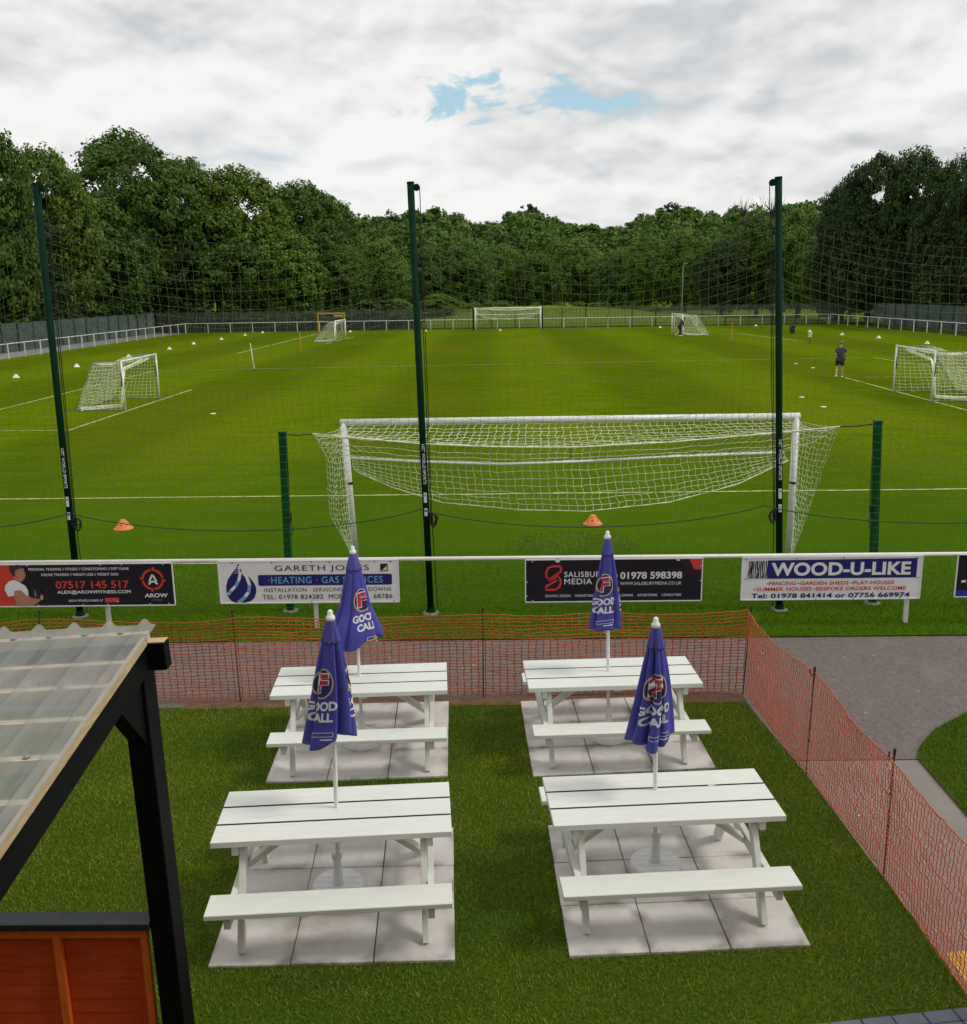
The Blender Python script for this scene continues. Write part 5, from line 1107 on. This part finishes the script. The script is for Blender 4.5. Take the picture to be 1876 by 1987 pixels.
for j in range(ny):
    for i in range(m_n - 1): a = j * m_n + i; fs.append((a, a + 1, a + 1 + m_n, a + m_n))
mb.add(vs, fs); roof = build('roof_sheet', mb, PLASTIC(), sh, True, True)
for x in (-1.985, -3.1, -4.3):
    mb = MB(); mb.bar((x, 5.0, RZ(5.0) - .085), (x, 2.3, RZ(2.3) - .085), .07, .17); build('rafter', mb, BLACK_WOOD, sh, world=True, bevel=.004)
for y in (5.03, 4.71, 4.48, 4.19, 3.89, 3.58, 3.25, 2.9):
    mb = MB(); mb.box((-3.25, y, RZ(y) + .028 - .065), (2.62, .048, .056), M=Matrix.Rotation(-.05, 3, 'Y')); build('purlin', mb, PALE_WOOD, sh, world=True)
mb = MB(); mb.bar((-1.948, 4.985, RZ(4.985) + .030), (-1.948, 2.3, RZ(2.3) + .030), .022, .052); build('edge_strip', mb, RAW_WOOD, sh, world=True)
mb = MB(); mb.box((-3.2, 5.055, 2.525 - .066), (2.70, .085, .16), M=Matrix.Rotation(-.05, 3, 'Y')); build('eave_beam', mb, BLACK_WOOD, sh, world=True, bevel=.004)
mb = MB(); mb.box((-3.2, 5.055, 2.607 - .066), (2.69, .075, .006), M=Matrix.Rotation(-.05, 3, 'Y')); build('beam_cap_strip', mb, RAW_WOOD, sh, world=True)
mb = MB(); mb.bar((-1.995, 5.055, 0), (-2.035, 5.055, 2.45), .135, .17, (1, 0, 0)); build('post', mb, BLACK_WOOD, sh, world=True, bevel=.005)
mb = MB(); mb.bar((-4.3, 5.03, 0), (-4.3, 5.03, 2.45), .12, .12, (1, 0, 0)); build('post', mb, BLACK_WOOD, sh, world=True)
mb = MB(); mb.add([(x_, y_, z_) for x_ in (-2.075, -1.985) for y_, z_ in ((4.97, 2.02), (4.62, 2.40), (4.62, 2.46), (4.97, 2.48))], [(0, 1, 2, 3), (7, 6, 5, 4), (0, 4, 5, 1), (1, 5, 6, 2), (2, 6, 7, 3), (3, 7, 4, 0)]); build('brace', mb, BLACK_WOOD, sh, world=True)
mb = MB()
for k in range(8): mb.box((-3.2, 5.046, .06 + k * .1), (2.14, .014, .108), M=Matrix.Rotation(-.045, 3, 'X'))
build('cladding', mb, ORANGE_WOOD, sh, world=True)
for x, w in ((-2.135, .045), (-2.66, .05), (-3.2, .05), (-3.75, .05)):
    mb = MB(); mb.box((x, 5.015, .36), (w, .035, .78)); build('batten', mb, ORANGE_BATTEN, sh, world=True, bevel=.003)
mb = MB(); mb.box((-3.2, 5.015, .79), (2.18, .042, .075)); build('top_rail', mb, ORANGE_BATTEN, sh, world=True, bevel=.003)
mb = MB(); mb.box((-3.2, 5.02, .850), (2.24, .125, .044)); build('cap_rail', mb, CAP_WOOD, sh, world=True, bevel=.004)
rnd = random.Random(5)
for y in (5.03, 4.48, 3.89):
    for k in range(5):
        x = -2.095 - k * .2 - (.1 if y == 4.48 else 0); 
        if rnd.random() < .25: continue
        c = Vector((x, y, RZ(y) + .05 * (x + 1.95) + .061)); mb = MB(); mb.lathe([(.016, 0), (.016, .004), (.008, .010), (.003, .012)], 12, c); build('screw_cap', mb, GREY_STEEL, sh, world=True)

# ================================================================== PEOPLE
def grow(name, joints, links, rad, m, parent, root, sub=2):
    bm = bmesh.new(); ly = bm.verts.layers.skin.verify(); V = {}
    for k, p in joints.items():
        v = bm.verts.new(p); r = rad[k]; v[ly].radius = (r, r) if not isinstance(r, tuple) else r; v[ly].use_root = (k == root); V[k] = v
    for a, b in links: bm.edges.new((V[a], V[b]))
    me = bpy.data.meshes.new(name); bm.to_mesh(me); bm.free(); o = bpy.data.objects.new(name, me); COL.objects.link(o)
    s = o.modifiers.new('skin', 'SKIN'); s.use_smooth_shade = True; s.branch_smoothing = .4; q = o.modifiers.new('sub', 'SUBSURF'); q.levels = sub; q.render_levels = sub
    me2 = bpy.data.meshes.new_from_object(o.evaluated_get(bpy.context.evaluated_depsgraph_get())); bpy.data.objects.remove(o); me2.name = name
    me2.materials.clear(); return link_mesh(name, me2, m, parent, True)
def person(label, loc, rz, J, shirt_m, short_m, hair_m, sleeves=True, leggings=None):
    t = thing('person', label, 'person', loc, rz, 'people on the pitch')
    rad = dict(pel=(.125, .09), spi=(.12, .085), che=(.145, .10), nec=.052, hd0=.062, hd1=(.075, .088), hd2=(.072, .085), hd3=.045, shL=.062, shR=.062, elL=.042, elR=.042, wrL=.028, wrR=.028, paL=(.042, .018), paR=(.042, .018), hpL=.092, hpR=.092, knL=.058, knR=.058, caL=.058, caR=.058, anL=.036, anR=.036, toL=.030, toR=.030, heL=.036, heR=.036)
    li = [('pel', 'spi'), ('spi', 'che'), ('che', 'nec'), ('nec', 'hd0'), ('hd0', 'hd1'), ('hd1', 'hd2'), ('hd2', 'hd3'), ('che', 'shL'), ('che', 'shR'), ('pel', 'hpL'), ('pel', 'hpR')]
    for s in 'LR':
        J['ca' + s] = tuple(Vector(J['kn' + s]).lerp(Vector(J['an' + s]), .32) + Vector((0, -.02, 0)))
        J['pa' + s] = tuple(Vector(J['wr' + s]) + (Vector(J['wr' + s]) - Vector(J['el' + s])).normalized() * .07)
        li += [('sh' + s, 'el' + s), ('el' + s, 'wr' + s), ('wr' + s, 'pa' + s), ('hp' + s, 'kn' + s), ('kn' + s, 'ca' + s), ('ca' + s, 'an' + s), ('an' + s, 'to' + s)]
        # five fingers, bent, rooted in the palm
        d = (Vector(J['wr' + s]) - Vector(J['el' + s])).normalized(); side = d.cross(Vector((1, 0, 0))).normalized(); inn = side.cross(d)
        for k, (o_, ln) in enumerate(((-.027, .065), (-.010, .075), (.008, .070), (.025, .055))):
            a = Vector(J['pa' + s]) + side * o_; n1, n2 = f'f{k}a{s}', f'f{k}b{s}'; J[n1] = tuple(a + d * ln * .55); J[n2] = tuple(a + d * ln + inn * .02); rad[n1] = .0095; rad[n2] = .0075; li += [('pa' + s, n1), (n1, n2)]
        a = Vector(J['wr' + s]).lerp(Vector(J['pa' + s]), .35); n1, n2 = 'ta' + s, 'tb' + s; J[n1] = tuple(a - side * .045 + d * .01); J[n2] = tuple(a - side * .06 + d * .05); rad[n1] = .012; rad[n2] = .009; li += [('wr' + s, n1), (n1, n2)]
    rad = {k: rad[k] for k in J}
    body = grow('body', J, li, rad, SKIN, t, 'pel')
    sj = {k: J[k] for k in ('pel', 'spi', 'che', 'shL', 'shR')}; sr = dict(pel=(.172, .128), spi=(.176, .124), che=(.205, .138), shL=.098, shR=.098, col=(.098, .085))
    sj['col'] = tuple(Vector(J['che']).lerp(Vector(J['nec']), .90))
    sl = [('pel', 'spi'), ('spi', 'che'), ('che', 'col'), ('che', 'shL'), ('che', 'shR')]
    for s in 'LR':
        n = 'sv' + s; sj[n] = tuple(Vector(J['sh' + s]).lerp(Vector(J['el' + s]), .75 if sleeves else .98)); sr[n] = .074; sl.append(('sh' + s, n))
        if not sleeves: sj['sw' + s] = tuple(Vector(J['el' + s]).lerp(Vector(J['wr' + s]), .9)); sr['sw' + s] = .042; sl.append((n, 'sw' + s))
    grow('shirt', sj, sl, sr, shirt_m, body, 'spi')
    hj = {'pel': tuple(Vector(J['pel']) + Vector((0, 0, .03)))}; hr = dict(pel=(.158, .122)); hl = []
    for s in 'LR':
        hj['hp' + s] = J['hp' + s]; hr['hp' + s] = .128; n = 'th' + s; hj[n] = tuple(Vector(J['hp' + s]).lerp(Vector(J['kn' + s]), .78)); hr[n] = .106; hl += [('pel', 'hp' + s), ('hp' + s, n)]
    grow('shorts', hj, hl, hr, short_m, body, 'pel')
    if leggings is not None:
        for s in 'LR': grow('legging', {k: J[k + s] for k in ('hp', 'kn', 'ca', 'an')}, [('hp', 'kn'), ('kn', 'ca'), ('ca', 'an')], dict(hp=.10, kn=.070, ca=.070, an=.050), leggings, body, 'hp')
    h1, h2 = Vector(J['hd1']), Vector(J['hd3']); axis = (h2 - h1).normalized(); c = h1.lerp(h2, .48); M = axis.to_track_quat('Z', 'Y').to_matrix()
    fwd = (Vector((0, 1, 0)) - axis * axis.y).normalized()
    mb = MB(); mb.lathe([(.086, -.02), (.093, .03), (.082, .07), (.05, .105), (.012, .118)], 16); mb.v = [tuple(M @ Vector((p[0] * .92, p[1], p[2])) + c - fwd * .016) for p in mb.v]; build('hair', mb, hair_m, body, True)
    mb = MB(); e_ = h1.lerp(h2, .28)
    mb.tube([e_ + fwd * .078, e_ + fwd * .108 - axis * .03, e_ + fwd * .088 - axis * .045], [.010, .014, .010], 6); sd2 = axis.cross(fwd)
    for q in (-1, 1): mb.tube([e_ + sd2 * q * .078 + axis * .02, e_ + sd2 * q * .094, e_ + sd2 * q * .080 - axis * .035], [.010, .018, .010], 6)
    build('nose_and_ears', mb, SKIN, body, True)
    mb = MB()
    for q in (-1, 1): mb.tube([e_ + fwd * .079 + sd2 * q * .032 + axis * .012, e_ + fwd * .086 + sd2 * q * .032 + axis * .012], .009, 8)
    mb.tube([e_ + fwd * .080 - axis * .068 - sd2 * .022, e_ + fwd * .084 - axis * .07, e_ + fwd * .080 - axis * .068 + sd2 * .022], .006, 5); build('eyes_and_mouth', mb, DARKHAIR, body)
    for s in 'LR':
        a, b = Vector(J['an' + s]), Vector(J['to' + s]); mb = MB(); d = (b - a); d.z = 0; d.normalize(); z0 = min(a.z - .06, b.z - .02)
        mb.tube([a - d * .06 + Vector((0, 0, -.03)), a + Vector((0, 0, -.025)), a.lerp(b, .6) + Vector((0, 0, -.008)), b + d * .02], [.040, .047, .045, .030], 10); build('boot', mb, WHITE_PLASTIC, body, True)
    return t
W_ = dict(pel=(0, 0, .93), spi=(0, .01, 1.12), che=(0, .02, 1.34), nec=(0, .035, 1.50), hd0=(0, .05, 1.565), hd1=(0, .06, 1.63), hd2=(0, .055, 1.69), hd3=(0, .05, 1.735), shL=(-.185, .01, 1.40), shR=(.185, .01, 1.40),
          elL=(-.235, -.05, 1.13), elR=(.25, -.03, 1.14), wrL=(-.215, .02, .90), wrR=(.22, .16, .97), hpL=(-.10, 0, .88), hpR=(.10, 0, .88), knL=(-.14, .02, .50), knR=(.12, .06, .49), anL=(-.20, -.24, .15), anR=(.14, .03, .085), toL=(-.21, -.12, .035), toR=(.16, .20, .035))
person('person in a charcoal shirt and black shorts seen from behind, walking up the right side', (16.80, 47.6, .004), R(-8), W_, GREYSHIRT, BLACKCLOTH, HAIR)
K_ = dict(pel=(0, -.08, .92), spi=(0, .04, 1.08), che=(0, .14, 1.31), nec=(0, .24, 1.45), hd0=(0, .29, 1.49), hd1=(0, .34, 1.53), hd2=(0, .375, 1.575), hd3=(0, .40, 1.61), shL=(-.18, .14, 1.37), shR=(.18, .14, 1.37),
          elL=(-.22, .16, 1.09), elR=(.22, .18, 1.09), wrL=(-.18, .24, .86), wrR=(.18, .26, .86), hpL=(-.10, -.06, .87), hpR=(.10, -.06, .87), knL=(-.11, .02, .48), knR=(.11, .04, .48), anL=(-.12, -.06, .085), anR=(.12, -.02, .085), toL=(-.13, .10, .035), toR=(.13, .14, .035))
person('person in black kit bending forward at the mouth of the distant right-hand small goal', (16.98, 90.0, .004), R(-78), K_, BLACKCLOTH, BLACKCLOTH, DARKHAIR, sleeves=False, leggings=BLACKCLOTH)
